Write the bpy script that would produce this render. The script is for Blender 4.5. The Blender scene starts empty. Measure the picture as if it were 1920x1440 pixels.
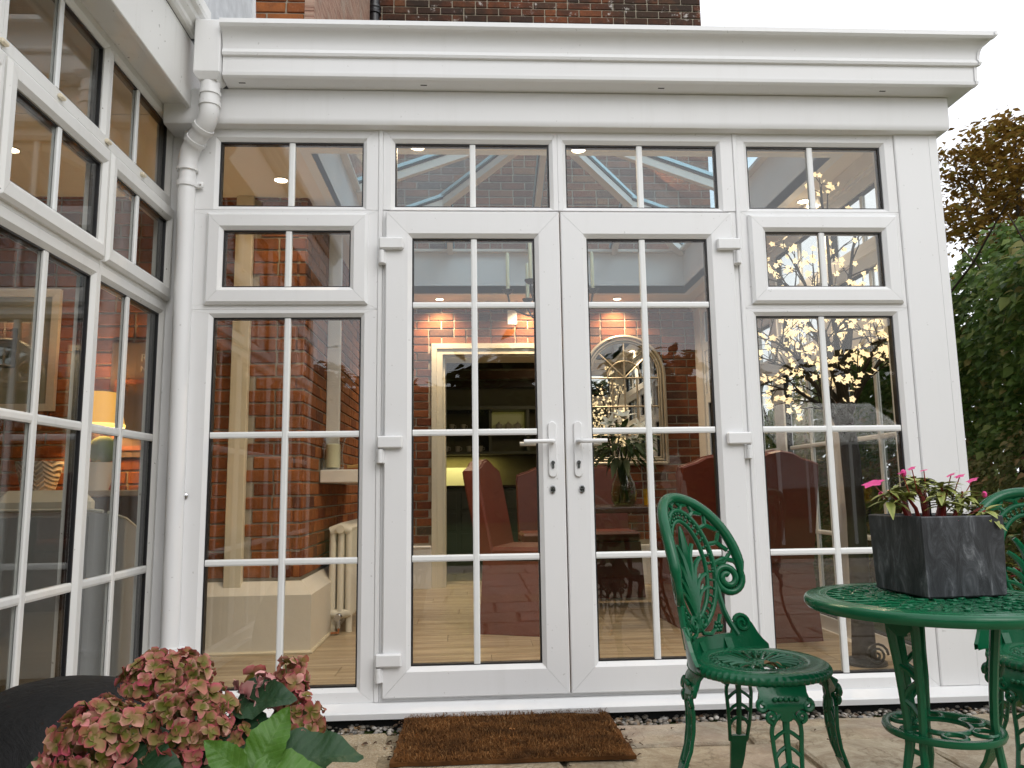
import bpy, bmesh, math, random
from mathutils import Vector, Matrix
R = math.radians
PI = math.pi
rnd = random.Random(7)
sc = bpy.context.scene
COL = sc.collection

# ------------------------------------------------------------------ camera
CAM_C = Vector((0.0, -3.22720503, 0.9))
CAM_F = Vector((0.05252116, 0.98923844, 0.13656075)).normalized()
CAM_R = Vector((0.99859108, -0.05098887, -0.01469686)).normalized()
CAM_U = CAM_R.cross(CAM_F).normalized()
cd = bpy.data.cameras.new('camera')
cd.sensor_width = 36.0
cd.lens = 26.8537
cd.clip_start = 0.05
cd.clip_end = 600.0
cam = bpy.data.objects.new('camera', cd)
COL.objects.link(cam)
m = Matrix((CAM_R, CAM_U, -CAM_F)).transposed().to_4x4()
m.translation = CAM_C
cam.matrix_world = m
sc.camera = cam

def px(p):
    """pixel of a point in the 1920 x 1440 photograph, and its depth"""
    d = Vector(p) - CAM_C
    w = d.dot(CAM_F)
    if w < 0.1:
        return None
    return 960 + 1432.2 * d.dot(CAM_R) / w, 720 - 1432.2 * d.dot(CAM_U) / w, w

# ------------------------------------------------------------------ world and sun
W = bpy.data.worlds.new('World')
sc.world = W
W.use_nodes = True
wn = W.node_tree.nodes
wl = W.node_tree.links
wn.clear()
sky = wn.new('ShaderNodeTexSky')
sky.sky_type = 'NISHITA'
sky.sun_disc = False
sky.sun_elevation = R(42)
sky.sun_rotation = R(150)
sky.dust_density = 4.0
sky.air_density = 1.0
mixw = wn.new('ShaderNodeMix')
mixw.data_type = 'RGBA'
mixw.inputs[0].default_value = 0.88
mixw.inputs[7].default_value = (13.0, 13.35, 14.0, 1)      # the even white of an overcast sky
bg = wn.new('ShaderNodeBackground')
bg.inputs[1].default_value = 0.10
wo = wn.new('ShaderNodeOutputWorld')
wl.new(sky.outputs[0], mixw.inputs[6])
wl.new(mixw.outputs[2], bg.inputs[0])
wl.new(bg.outputs[0], wo.inputs[0])
sd = bpy.data.lights.new('sun', 'SUN')
sd.energy = 0.8
sd.angle = R(35)
sd.color = (1.0, 0.98, 0.95)
sun = bpy.data.objects.new('sun', sd)
COL.objects.link(sun)
sun.rotation_euler = (R(48), 0, R(30))
sc.view_settings.view_transform = 'Standard'
sc.view_settings.look = 'None'
sc.view_settings.gamma = 1.0
sc.view_settings.use_curve_mapping = False
sc.view_settings.exposure = 0.25
sc.cycles.max_bounces = 14
sc.cycles.diffuse_bounces = 4
sc.cycles.glossy_bounces = 5
sc.cycles.transmission_bounces = 8
sc.cycles.transparent_max_bounces = 40
sc.cycles.sample_clamp_indirect = 6.0
sc.cycles.caustics_reflective = False
sc.cycles.caustics_refractive = False
sc.cycles.use_denoising = True

# ------------------------------------------------------------------ objects
def tag(o, label=None, cat=None, group=None, kind=None):
    if label: o['label'] = label
    if cat: o['category'] = cat
    if group: o['group'] = group
    if kind: o['kind'] = kind
    return o

def thing(name, label, cat, loc=(0, 0, 0), rotz=0.0, group=None):
    o = bpy.data.objects.new(name, None)
    o.empty_display_size = 0.1
    COL.objects.link(o)
    o.location = loc
    o.rotation_euler = (0, 0, rotz)
    return tag(o, label, cat, group)

def root_loc(o):
    p = Vector((0, 0, 0))
    while o is not None:
        p += Vector(o.location)
        o = o.parent
    return p

def dup(root, loc, rotz, label=None):
    r = root.copy()
    COL.objects.link(r)
    r.location = loc
    r.rotation_euler = (0, 0, rotz)
    if label: r['label'] = label
    for ch in list(root.children):
        c = ch.copy()
        COL.objects.link(c)
        c.parent = r
        for g in list(ch.children):
            d = g.copy()
            COL.objects.link(d)
            d.parent = c
    return r

def link_mesh(name, me, parent=None, loc=(0, 0, 0), rot=(0, 0, 0), scale=None):
    o = bpy.data.objects.new(name, me)
    COL.objects.link(o)
    o.location = loc
    o.rotation_euler = rot
    if scale: o.scale = scale
    if parent is not None: o.parent = parent
    return o

class MB:
    """collects shapes into one mesh"""
    def __init__(s, T=None):
        s.v = []; s.f = []; s.T = T; s.attr = []; s.use_attr = False
    def pt(s, p):
        if s.T: p = s.T(*p)
        s.v.append((p[0], p[1], p[2]))
        return len(s.v) - 1
    def face(s, pts):
        s.f.append([s.pt(p) for p in pts])
    def box(s, x0, x1, y0, y1, z0, z1):
        i = [s.pt((x, y, z)) for z in (z0, z1) for y in (y0, y1) for x in (x0, x1)]
        for q in ((0, 2, 3, 1), (4, 5, 7, 6), (0, 1, 5, 4), (2, 6, 7, 3), (0, 4, 6, 2), (1, 3, 7, 5)):
            s.f.append([i[k] for k in q])
    def cbox(s, x0, x1, y0, y1, z0, z1, b=0.003):
        """box with chamfered edges"""
        X = (x0, x1); Y = (y0, y1); Z = (z0, z1)
        idx = {}
        for i in (0, 1):
            for j in (0, 1):
                for k in (0, 1):
                    sx = b if i == 0 else -b; sy = b if j == 0 else -b; sz = b if k == 0 else -b
                    idx[i, j, k, 0] = s.pt((X[i], Y[j] + sy, Z[k] + sz))
                    idx[i, j, k, 1] = s.pt((X[i] + sx, Y[j], Z[k] + sz))
                    idx[i, j, k, 2] = s.pt((X[i] + sx, Y[j] + sy, Z[k]))
        for i in (0, 1): s.f.append([idx[i, 0, 0, 0], idx[i, 1, 0, 0], idx[i, 1, 1, 0], idx[i, 0, 1, 0]][::(-1 if i == 0 else 1)])
        for j in (0, 1): s.f.append([idx[0, j, 0, 1], idx[1, j, 0, 1], idx[1, j, 1, 1], idx[0, j, 1, 1]][::(1 if j == 0 else -1)])
        for k in (0, 1): s.f.append([idx[0, 0, k, 2], idx[1, 0, k, 2], idx[1, 1, k, 2], idx[0, 1, k, 2]][::(-1 if k == 0 else 1)])
        for j in (0, 1):
            for k in (0, 1): s.f.append([idx[0, j, k, 1], idx[1, j, k, 1], idx[1, j, k, 2], idx[0, j, k, 2]])
        for i in (0, 1):
            for k in (0, 1): s.f.append([idx[i, 0, k, 0], idx[i, 1, k, 0], idx[i, 1, k, 2], idx[i, 0, k, 2]])
        for i in (0, 1):
            for j in (0, 1): s.f.append([idx[i, j, 0, 0], idx[i, j, 1, 0], idx[i, j, 1, 1], idx[i, j, 0, 1]])
        for i in (0, 1):
            for j in (0, 1):
                for k in (0, 1): s.f.append([idx[i, j, k, 0], idx[i, j, k, 1], idx[i, j, k, 2]])
    def sweep(s, rings, closed_ring=True, closed_path=False, caps=True):
        I = [[s.pt(p) for p in r] for r in rings]
        n = len(I[0]); m_ = len(I)
        for a in range(m_ if closed_path else m_ - 1):
            A = I[a]; B = I[(a + 1) % m_]
            for k in range(n if closed_ring else n - 1):
                l = (k + 1) % n
                s.f.append([A[k], A[l], B[l], B[k]])
        if caps and not closed_path and closed_ring:
            s.f.append(I[0][::-1]); s.f.append(I[-1])
    def tube(s, path, r, n=8, closed=False, flat=None, up=None):
        """round bar along a path; r one radius or one per point; flat (a, b) scales the two axes"""
        P = [Vector(p) for p in path]
        m_ = len(P)
        rr = r if isinstance(r, (list, tuple)) else [r] * m_
        rings = []
        prev = None
        for i in range(m_):
            if closed: t = P[(i + 1) % m_] - P[i - 1]
            else: t = P[min(i + 1, m_ - 1)] - P[max(i - 1, 0)]
            if t.length < 1e-9: t = Vector((0, 0, 1))
            t.normalize()
            if up is not None:
                a = Vector(up) - t * Vector(up).dot(t)
            elif prev is None:
                a = t.orthogonal()
            else:
                a = prev - t * prev.dot(t)
            if a.length < 1e-6: a = t.orthogonal()
            a.normalize(); prev = a
            b = t.cross(a)
            fa, fb = flat if flat else (1, 1)
            rings.append([P[i] + a * (math.cos(2 * PI * k / n) * rr[i] * fa) + b * (math.sin(2 * PI * k / n) * rr[i] * fb) for k in range(n)])
        s.sweep(rings, True, closed, True)
    def lathe(s, prof, c=(0, 0, 0), n=24, wob=None):
        rings = []
        for k in range(n):
            a = 2 * PI * k / n
            w = wob(k) if wob else 1.0
            rings.append([(c[0] + r * w * math.cos(a), c[1] + r * w * math.sin(a), c[2] + z) for r, z in prof])
        s.sweep(rings, False, True, False)
    def disc(s, c, r, n=16, nrm=(0, 0, 1)):
        nv = Vector(nrm).normalized(); a = nv.orthogonal().normalized(); b = nv.cross(a)
        s.face([Vector(c) + a * (r * math.cos(2 * PI * k / n)) + b * (r * math.sin(2 * PI * k / n)) for k in range(n)])
    def ball(s, c, r, n=8, m_=5, sq=(1, 1, 1)):
        c = Vector(c)
        top = s.pt(c + Vector((0, 0, r * sq[2]))); bot = s.pt(c - Vector((0, 0, r * sq[2])))
        rows = []
        for j in range(1, m_):
            th = PI * j / m_
            rows.append([s.pt((c.x + r * sq[0] * math.sin(th) * math.cos(2 * PI * k / n), c.y + r * sq[1] * math.sin(th) * math.sin(2 * PI * k / n), c.z + r * sq[2] * math.cos(th))) for k in range(n)])
        for k in range(n):
            l = (k + 1) % n
            s.f.append([top, rows[0][k], rows[0][l]])
            for j in range(len(rows) - 1): s.f.append([rows[j][k], rows[j + 1][k], rows[j + 1][l], rows[j][l]])
            s.f.append([bot, rows[-1][l], rows[-1][k]])
    def plate(s, poly, fn, th):
        """extruded outline; fn(u, v, w) gives the place, w the offset through the plate"""
        a = [s.pt(fn(u, v, -th / 2)) for u, v in poly]
        b = [s.pt(fn(u, v, th / 2)) for u, v in poly]
        n = len(poly)
        s.f.append(a[::-1]); s.f.append(b)
        for k in range(n):
            l = (k + 1) % n
            s.f.append([a[k], a[l], b[l], b[k]])
    def mesh(s, name, mat, smooth=None, off=None, recalc=True):
        me = bpy.data.meshes.new(name)
        v = s.v if off is None else [(p[0] - off[0], p[1] - off[1], p[2] - off[2]) for p in s.v]
        me.from_pydata(v, [], s.f)
        if s.use_attr:
            at = me.attributes.new('t', 'FLOAT', 'POINT')
            at.data.foreach_set('value', s.attr)
        me.validate(verbose=False)
        if recalc:
            bm = bmesh.new(); bm.from_mesh(me)
            bmesh.ops.recalc_face_normals(bm, faces=bm.faces)
            bm.to_mesh(me); bm.free()
        if smooth is not None:
            me.polygons.foreach_set('use_smooth', [True] * len(me.polygons))
            me.set_sharp_from_angle(angle=R(smooth))
        for mm in (mat if isinstance(mat, (list, tuple)) else [mat]): me.materials.append(mm)
        me.update()
        return me
    def build(s, name, mat, parent=None, smooth=None, recalc=True, world=True):
        off = root_loc(parent) if (parent is not None and world) else None
        return link_mesh(name, s.mesh(name, mat, smooth, off, recalc), parent)

# ------------------------------------------------------------------ materials
class NT:
    def __init__(s, name):
        s.m = bpy.data.materials.new(name); s.m.use_nodes = True
        s.t = s.m.node_tree; s.n = s.t.nodes; s.l = s.t.links
        s.b = s.n['Principled BSDF']; s.o = s.n['Material Output']
    def new(s, k, **kw):
        x = s.n.new('ShaderNode' + k)
        for a, b in kw.items(): setattr(x, a, b)
        return x
    def link(s, a, b): s.l.new(a, b)
    def coord(s, out='Object', scale=(1, 1, 1), rot=(0, 0, 0)):
        c = s.new('TexCoord'); mp = s.new('Mapping')
        mp.inputs['Scale'].default_value = scale; mp.inputs['Rotation'].default_value = rot
        s.link(c.outputs[out], mp.inputs[0]); return mp.outputs[0]
    def world_pos(s, scale=(1, 1, 1)):
        c = s.new('NewGeometry'); mp = s.new('Mapping')
        mp.inputs['Scale'].default_value = scale
        s.link(c.outputs['Position'], mp.inputs[0]); return mp.outputs[0]
    def noise(s, vec, scale, detail=4, rough=0.55, dist=0.0):
        x = s.new('TexNoise'); x.inputs['Scale'].default_value = scale; x.inputs['Detail'].default_value = detail
        x.inputs['Roughness'].default_value = rough; x.inputs['Distortion'].default_value = dist
        if vec is not None: s.link(vec, x.inputs['Vector'])
        return x.outputs['Fac']
    def ramp(s, fac, stops, interp='LINEAR'):
        x = s.new('ValToRGB'); e = x.color_ramp.elements; x.color_ramp.interpolation = interp
        while len(e) < len(stops): e.new(0.5)
        for el, (p, c) in zip(e, stops): el.position = p; el.color = (c[0], c[1], c[2], 1)
        s.link(fac, x.inputs[0]); return x.outputs[0]
    def mix(s, fac, a, b, mode='MIX'):
        x = s.new('Mix', data_type='RGBA', blend_type=mode)
        for sock, val in ((x.inputs[0], fac), (x.inputs[6], a), (x.inputs[7], b)):
            if isinstance(val, (int, float)): sock.default_value = val
            elif isinstance(val, tuple): sock.default_value = (val[0], val[1], val[2], 1)
            else: s.link(val, sock)
        return x.outputs[2]
    def math(s, op, a, b=0.0, clamp=False):
        x = s.new('Math', operation=op, use_clamp=clamp)
        for sock, val in ((x.inputs[0], a), (x.inputs[1], b)):
            if isinstance(val, (int, float)): sock.default_value = val
            else: s.link(val, sock)
        return x.outputs[0]
    def rand(s):
        """one number per object, and per loose piece of a joined mesh"""
        o = s.new('ObjectInfo'); g = s.new('NewGeometry')
        return s.math('FRACT', s.math('ADD', o.outputs['Random'], g.outputs['Random Per Island']))
    def bump(s, h, strength=0.3, dist=0.01):
        x = s.new('Bump'); x.inputs['Strength'].default_value = strength; x.inputs['Distance'].default_value = dist
        s.link(h, x.inputs['Height']); s.link(x.outputs[0], s.b.inputs['Normal'])
    def set(s, col=None, rough=None, metal=None, spec=None, **kw):
        def put(k, val):
            if val is None: return
            k = s.b.inputs[k]
            if isinstance(val, (int, float)): k.default_value = val
            elif isinstance(val, tuple): k.default_value = (val[0], val[1], val[2], 1)
            else: s.link(val, k)
        put('Base Color', col); put('Roughness', rough); put('Metallic', metal); put('Specular IOR Level', spec)
        for a, b in kw.items(): put(a.replace('_', ' '), b)
        return s.m

def flat_mat(name, col, rough=0.5, metal=0.0, var=0.12, nscale=8.0, bump=0.0, **kw):
    t = NT(name)
    n = t.noise(t.coord(), nscale, 5)
    c = t.mix(n, tuple(x * (1 - var) for x in col), tuple(min(1, x * (1 + var)) for x in col))
    if bump: t.bump(n, bump, 0.004)
    return t.set(c, rough, metal, **kw)

def upvc_mat(name, base, dirt):
    t = NT(name)
    p = t.world_pos()
    big = t.noise(p, 2.3, 5, 0.6)
    fine = t.noise(p, 90, 3, 0.6)
    c = t.mix(big, tuple(x * 0.965 for x in base), base)
    sp = t.ramp(t.noise(p, 55, 2, 0.5), [(0.0, (0, 0, 0)), (0.735, (0, 0, 0)), (0.76, (1, 1, 1))])
    c = t.mix(t.math('MULTIPLY', sp, dirt), c, (0.16, 0.14, 0.10))
    streak = t.noise(t.world_pos((14, 14, 1.1)), 1.0, 4, 0.6)
    c = t.mix(t.math('MULTIPLY', t.ramp(streak, [(0.55, (0, 0, 0)), (0.8, (1, 1, 1))]), 0.25 * dirt + 0.03), c, (0.42, 0.40, 0.34))
    t.bump(fine, 0.04, 0.002)
    return t.set(c, t.ramp(big, [(0.3, (0.28,) * 3), (0.7, (0.42,) * 3)]), spec=0.4)

def glass_mat(name, tint, refl=0.063):
    t = NT(name)
    lw = t.new('LayerWeight'); lw.inputs[0].default_value = 0.5
    f = t.math('POWER', lw.outputs['Facing'], 5.0)
    fac = t.math('ADD', t.math('MULTIPLY', f, 1 - refl), refl, True)
    tr = t.new('BsdfTransparent'); tr.inputs[0].default_value = (*tint, 1)
    gl = t.new('BsdfGlossy'); gl.inputs['Roughness'].default_value = 0.0
    wav = t.noise(t.world_pos(), 1.7, 1, 0.4)
    bp = t.new('Bump'); bp.inputs['Strength'].default_value = 0.025; bp.inputs['Distance'].default_value = 0.02
    t.link(wav, bp.inputs['Height']); t.link(bp.outputs[0], gl.inputs['Normal'])
    mx = t.new('MixShader')
    t.link(fac, mx.inputs[0]); t.link(tr.outputs[0], mx.inputs[1]); t.link(gl.outputs[0], mx.inputs[2])
    t.link(mx.outputs[0], t.o.inputs['Surface'])
    t.n.remove(t.b)
    return t.m

def emit_mat(name, col, strength, sample=False):
    t = NT(name)
    t.set((0.8, 0.8, 0.8), 0.5)
    t.b.inputs['Emission Color'].default_value = (*col, 1)
    t.b.inputs['Emission Strength'].default_value = strength
    if not sample: t.m.cycles.emission_sampling = 'NONE'
    return t.m

def brick_mat(name, stops, lichen=0.0, lichen_from=10.0):
    t = NT(name)
    r = t.rand()
    p = t.world_pos()
    c = t.ramp(r, stops)
    n1 = t.noise(p, 14, 6, 0.65)
    c = t.mix(t.ramp(n1, [(0.35, (0, 0, 0)), (0.75, (0.75,) * 3)]), c, t.mix(0.72, c, (0.05, 0.028, 0.02)))
    n2 = t.noise(p, 60, 4, 0.6)
    c = t.mix(t.ramp(n2, [(0.5, (0, 0, 0)), (0.8, (0.4,) * 3)]), c, (0.36, 0.17, 0.10))
    if lichen:
        # sooty and pale weather stains, kept to the exposed upper storey
        sx = t.new('SeparateXYZ'); g = t.new('NewGeometry'); t.link(g.outputs['Position'], sx.inputs[0])
        hi = t.math('MULTIPLY', t.math('GREATER_THAN', sx.outputs['Z'], lichen_from), lichen)
        soot = t.ramp(t.noise(p, 2.2, 5, 0.6), [(0.36, (0, 0, 0)), (0.56, (0.9,) * 3)])
        c = t.mix(t.math('MULTIPLY', soot, hi), c, (0.035, 0.026, 0.02))
        wh = t.ramp(t.noise(p, 11, 6, 0.7), [(0.60, (0, 0, 0)), (0.67, (0.9,) * 3)])
        c = t.mix(t.math('MULTIPLY', wh, hi), c, (0.50, 0.46, 0.42))
    t.bump(t.math('ADD', n1, n2), 0.5, 0.004)
    return t.set(c, 0.88, spec=0.2)

M = {}
M['upvc'] = upvc_mat('white upvc', (0.80, 0.80, 0.80), 0.25)
M['upvc_old'] = upvc_mat('weathered white upvc', (0.76, 0.755, 0.73), 0.9)
M['bar'] = flat_mat('white glazing bar', (0.80, 0.81, 0.80), 0.35, var=0.03)
M['gasket'] = flat_mat('black rubber gasket', (0.012, 0.012, 0.014), 0.45)
M['glass'] = glass_mat('clear window glass', (0.93, 0.94, 0.93))
M['roof_glass'] = glass_mat('blue tinted roof glass', (0.76, 0.87, 0.93), 0.05)
M['cyan'] = flat_mat('pale blue glazing cap', (0.55, 0.80, 0.88), 0.3, var=0.05)
M['ceiling'] = flat_mat('cream plaster ceiling', (0.82, 0.77, 0.69), 0.85, var=0.03)
M['upstand'] = flat_mat('white plaster upstand', (0.80, 0.82, 0.83), 0.85, var=0.03)
M['plaster'] = flat_mat('cream painted render', (0.72, 0.67, 0.58), 0.75, var=0.06, nscale=16, bump=0.5)
M['cream'] = flat_mat('cream gloss paint', (0.74, 0.66, 0.50), 0.4, var=0.05)
M['white_paint'] = flat_mat('white gloss paint', (0.78, 0.75, 0.70), 0.35, var=0.03)
M['frame_in'] = flat_mat('white inner frame', (0.76, 0.72, 0.66), 0.4, var=0.03)
M['steel'] = flat_mat('polished steel', (0.55, 0.55, 0.56), 0.22, 1.0)
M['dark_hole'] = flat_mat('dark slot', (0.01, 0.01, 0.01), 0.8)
M['black_iron'] = flat_mat('black painted iron', (0.015, 0.015, 0.017), 0.35)
M['mortar'] = flat_mat('grey lime mortar', (0.36, 0.31, 0.235), 0.95, var=0.3, nscale=20, bump=0.6)
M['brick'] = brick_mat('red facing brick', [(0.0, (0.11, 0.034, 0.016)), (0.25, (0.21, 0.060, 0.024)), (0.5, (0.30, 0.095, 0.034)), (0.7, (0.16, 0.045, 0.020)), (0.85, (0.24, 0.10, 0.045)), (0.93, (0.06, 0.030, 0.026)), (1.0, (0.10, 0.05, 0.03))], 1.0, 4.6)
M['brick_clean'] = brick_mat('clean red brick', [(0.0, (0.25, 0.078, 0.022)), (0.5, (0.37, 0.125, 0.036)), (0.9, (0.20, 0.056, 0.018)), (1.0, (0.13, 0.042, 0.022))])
# ------------------------------------------------------------------ glazing helpers
def mitred(mb, rings, g=0.0005):
    """four members with mitred corners; rings = [(a0, a1, c0, c1, depth), ...] round the profile"""
    n = len(rings)
    def corner(r, k):
        a0, a1, c0, c1, d = r
        return ((a0, c0), (a1, c0), (a1, c1), (a0, c1))[k], d
    for k in range(4):
        l = (k + 1) % 4
        ends = []
        for e, (kk, sg) in enumerate(((k, 1), (l, -1))):
            ring = []
            for r in rings:
                (a, c), d = corner(r, kk)
                if k in (0, 2): a += g * sg * (1 if k == 0 else -1)
                else: c += g * sg * (1 if k == 1 else -1)
                ring.append((a, d, c))
            ends.append(ring)
        mb.sweep(ends)

def exp(r, e): return (r[0] - e, r[1] + e, r[2] - e, r[3] + e)

def frame_mesh(T, outer, inner, d0=0.0, d1=0.07, ch=0.016, chd=0.013, ob=0.0):
    mb = MB(T)
    rings = [(*outer, d1)]
    if ob: rings += [(*outer, d0 + ob * 0.8), (*exp(outer, -ob), d0)]
    else: rings += [(*outer, d0)]
    rings += [(*exp(inner, ch), d0), (*inner, d0 + chd), (*inner, d1)]
    mitred(mb, rings)
    return mb

def glazing(T, par, glass, d, vbars=(), hbars=(), bw=0.026, bars='glazing_bar', inner_bars=True, barmat=None):
    """gasket, glass pane and bars for one opening; glass = (a0, a1, c0, c1), d = depth of the pane"""
    a0, a1, c0, c1 = glass
    mb = MB(T)
    mitred(mb, [(*exp(glass, 0.002), d - 0.006), (*exp(glass, -0.0065), d - 0.006), (*exp(glass, -0.0065), d + 0.026), (*exp(glass, 0.002), d + 0.026)], 0)
    mb.build('gasket', M['gasket'], par)
    mb = MB(T); mb.box(a0, a1, d, d + 0.004, c0, c1)
    mb.build('glass', M['glass'], par)
    bm_ = barmat or M['bar']
    bd = d - 0.010
    hw = bw / 2
    for a in vbars:
        mb = MB(T)
        for (b0, b1, s_) in ((bd, d - 0.0005, 1), (d + 0.0045, d + 0.014, -1)):
            f, k = (b0, b1) if s_ > 0 else (b1, b0)
            p = [(a - hw, k), (a - hw, f + s_ * 0.003), (a - hw * 0.55, f), (a + hw * 0.55, f), (a + hw, f + s_ * 0.003), (a + hw, k)]
            mb.sweep([[(x, y, c) for x, y in p] for c in (c0 + 0.004, c1 - 0.004)])
        mb.build(bars, bm_, par)
    xs = [a0 + 0.004] + sorted(vbars) + [a1 - 0.004]
    for c in hbars:
        mb = MB(T)
        for q in range(len(xs) - 1):
            l = xs[q] + (hw if q > 0 else 0); r = xs[q + 1] - (hw if q < len(xs) - 2 else 0)
            for (b0, b1, s_) in ((bd + 0.001, d - 0.0005, 1), (d + 0.0045, d + 0.013, -1)):
                f, k = (b0, b1) if s_ > 0 else (b1, b0)
                p = [(c - hw, k), (c - hw, f + s_ * 0.003), (c - hw * 0.5, f), (c + hw * 0.5, f), (c + hw, f + s_ * 0.003), (c + hw, k)]
                mb.sweep([[(x, y, z) for z, y in p] for x in (l, r)])
        mb.build(bars, bm_, par)

def fixed_window(T, par, outer, glass, vb=(), hb=(), d0=0.012, mat=None, label=None):
    w = frame_mesh(T, outer, glass, d0, d0 + 0.062).build('window', mat or M['upvc'], par)
    if label: tag(w, label)
    glazing(T, w, glass, d0 + 0.024, vb, hb)
    return w

def sash_window(T, par, outer, sash, glass, vb=(), d0=0.012, mat=None):
    w = frame_mesh(T, outer, exp(sash, -0.012), d0, d0 + 0.062, 0.004, 0.004).build('window', mat or M['upvc'], par)
    s = frame_mesh(T, sash, glass, d0 - 0.022, d0 + 0.05, 0.016, 0.013, 0.012).build('sash', mat or M['upvc'], w)
    glazing(T, w, glass, d0 + 0.004, vb)
    return w

# ------------------------------------------------------------------ ground and floors (setting)
GZ = -0.045
g = MB(); 
g.box(-150, 150, -150, 250, -0.5, GZ)
def grass_mat():
    t = NT('mown lawn'); p = t.world_pos()
    c = t.ramp(t.noise(p, 30, 6, 0.7), [(0.3, (0.025, 0.045, 0.010)), (0.7, (0.06, 0.095, 0.022))])
    c = t.mix(t.noise(p, 0.5, 3), c, (0.05, 0.075, 0.02))
    t.bump(t.noise(p, 120, 3), 0.6, 0.02)
    return t.set(c, 0.9, spec=0.1)
tag(g.build('ground', grass_mat()), kind='structure')

def stone_mat():
    t = NT('riven sandstone'); p = t.world_pos(); r = t.rand()
    c = t.ramp(r, [(0.0, (0.42, 0.35, 0.24)), (0.25, (0.48, 0.425, 0.33)), (0.5, (0.41, 0.33, 0.215)), (0.7, (0.50, 0.45, 0.355)), (0.85, (0.47, 0.38, 0.19)), (1.0, (0.44, 0.385, 0.30))])
    off = t.math('MULTIPLY', r, 37.0)
    cm = t.new('CombineXYZ'); t.link(off, cm.inputs[0]); t.link(off, cm.inputs[1])
    va = t.new('VectorMath', operation='ADD'); t.link(p, va.inputs[0]); t.link(cm.outputs[0], va.inputs[1])
    n1 = t.noise(va.outputs[0], 4.2, 8, 0.68, 2.2)
    n2 = t.noise(va.outputs[0], 38, 5, 0.7)
    c = t.mix(t.ramp(n1, [(0.40, (0, 0, 0)), (0.58, (1.0,) * 3)]), c, t.mix(0.62, c, (0.20, 0.135, 0.075)))
    c = t.mix(t.ramp(n2, [(0.45, (0, 0, 0)), (0.75, (0.5,) * 3)]), c, (0.60, 0.54, 0.42))
    c = t.mix(t.ramp(t.noise(p, 9, 6, 0.7), [(0.58, (0, 0, 0)), (0.74, (0.4,) * 3)]), c, (0.15, 0.12, 0.07))
    cr = t.new('TexVoronoi', feature='DISTANCE_TO_EDGE'); cr.inputs['Scale'].default_value = 1.9
    wv = t.new('VectorMath', operation='ADD'); nz = t.new('TexNoise'); nz.inputs['Scale'].default_value = 3.5; nz.inputs['Detail'].default_value = 5; t.link(va.outputs[0], nz.inputs['Vector'])
    t.link(va.outputs[0], wv.inputs[0]); t.link(nz.outputs['Color'], wv.inputs[1]); t.link(wv.outputs[0], cr.inputs['Vector'])
    crk = t.ramp(cr.outputs['Distance'], [(0.0, (0.75,) * 3), (0.008, (0.3,) * 3), (0.02, (0, 0, 0))])
    c = t.mix(crk, c, (0.17, 0.125, 0.075))
    c = t.mix(t.ramp(t.noise(va.outputs[0], 1.3, 4, 0.6), [(0.5, (0, 0, 0)), (0.66, (0.55,) * 3)]), c, (0.43, 0.33, 0.28))
    t.bump(t.math('ADD', t.math('MULTIPLY', n1, 2.0), n2), 0.8, 0.012)
    return t.set(c, t.ramp(n2, [(0.3, (0.5,) * 3), (0.7, (0.8,) * 3)]), spec=0.35)
M['stone'] = stone_mat()
def sand_mat():
    t = NT('sandy joint mortar'); p = t.world_pos()
    c = t.ramp(t.noise(p, 45, 6, 0.7), [(0.3, (0.14, 0.11, 0.065)), (0.7, (0.32, 0.26, 0.17))])
    t.bump(t.noise(p, 160, 3), 0.8, 0.004)
    return t.set(c, 0.95)
def paver_mat():
    t = NT('exposed aggregate paver'); p = t.world_pos()
    v = t.new('TexVoronoi'); v.inputs['Scale'].default_value = 190; t.link(p, v.inputs['Vector'])
    c = t.ramp(v.outputs['Color'], [(0.0, (0.30, 0.235, 0.15)), (0.5, (0.42, 0.34, 0.23)), (0.9, (0.50, 0.43, 0.32)), (1.0, (0.70, 0.64, 0.53))])
    n = t.noise(p, 7, 5, 0.6)
    c = t.mix(t.ramp(n, [(0.4, (0, 0, 0)), (0.75, (0.6,) * 3)]), c, (0.20, 0.15, 0.09))
    t.bump(v.outputs['Distance'], 0.7, 0.004)
    return t.set(c, 0.85, spec=0.25)
M['paver'] = paver_mat()
base = MB(); base.box(-4.0, 6.0, -6.2, -0.165, -0.40, -0.016)
patio = tag(base.build('patio', sand_mat()), kind='structure')

def slab(x0, x1, y0, y1, mat, th=0.05, jit=0.012, zj=0.004, name='paving_slab', dome=0.0):
    cx, cy = (x0 + x1) / 2, (y0 + y1) / 2
    mb = MB()
    pts = []
    for (ax, ay, bx, by) in ((x0, y0, x1, y0), (x1, y0, x1, y1), (x1, y1, x0, y1), (x0, y1, x0, y0)):
        n = max(3, int(math.hypot(bx - ax, by - ay) / 0.09))
        for k in range(n):
            q = k / n
            pts.append((ax + (bx - ax) * q - cx + rnd.uniform(-jit, jit) * (0.5 if k == 0 else 1), ay + (by - ay) * q - cy + rnd.uniform(-jit, jit) * (0.5 if k == 0 else 1)))
    lo = [(x, y, -th) for x, y in pts]; e = 0.008
    mid = [(x, y, -e) for x, y in pts]
    sh = [(x * (1 - e / max(0.05, abs(x) + abs(y)) * 1.4), y * (1 - e / max(0.05, abs(x) + abs(y)) * 1.4), 0.0) for x, y in pts]
    mb.sweep([lo, mid, sh])
    o = link_mesh(name, mb.mesh(name, mat), patio, (cx, cy, rnd.uniform(-zj, zj)), (rnd.uniform(-0.004, 0.004), rnd.uniform(-0.004, 0.004), 0))
    return o
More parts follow.
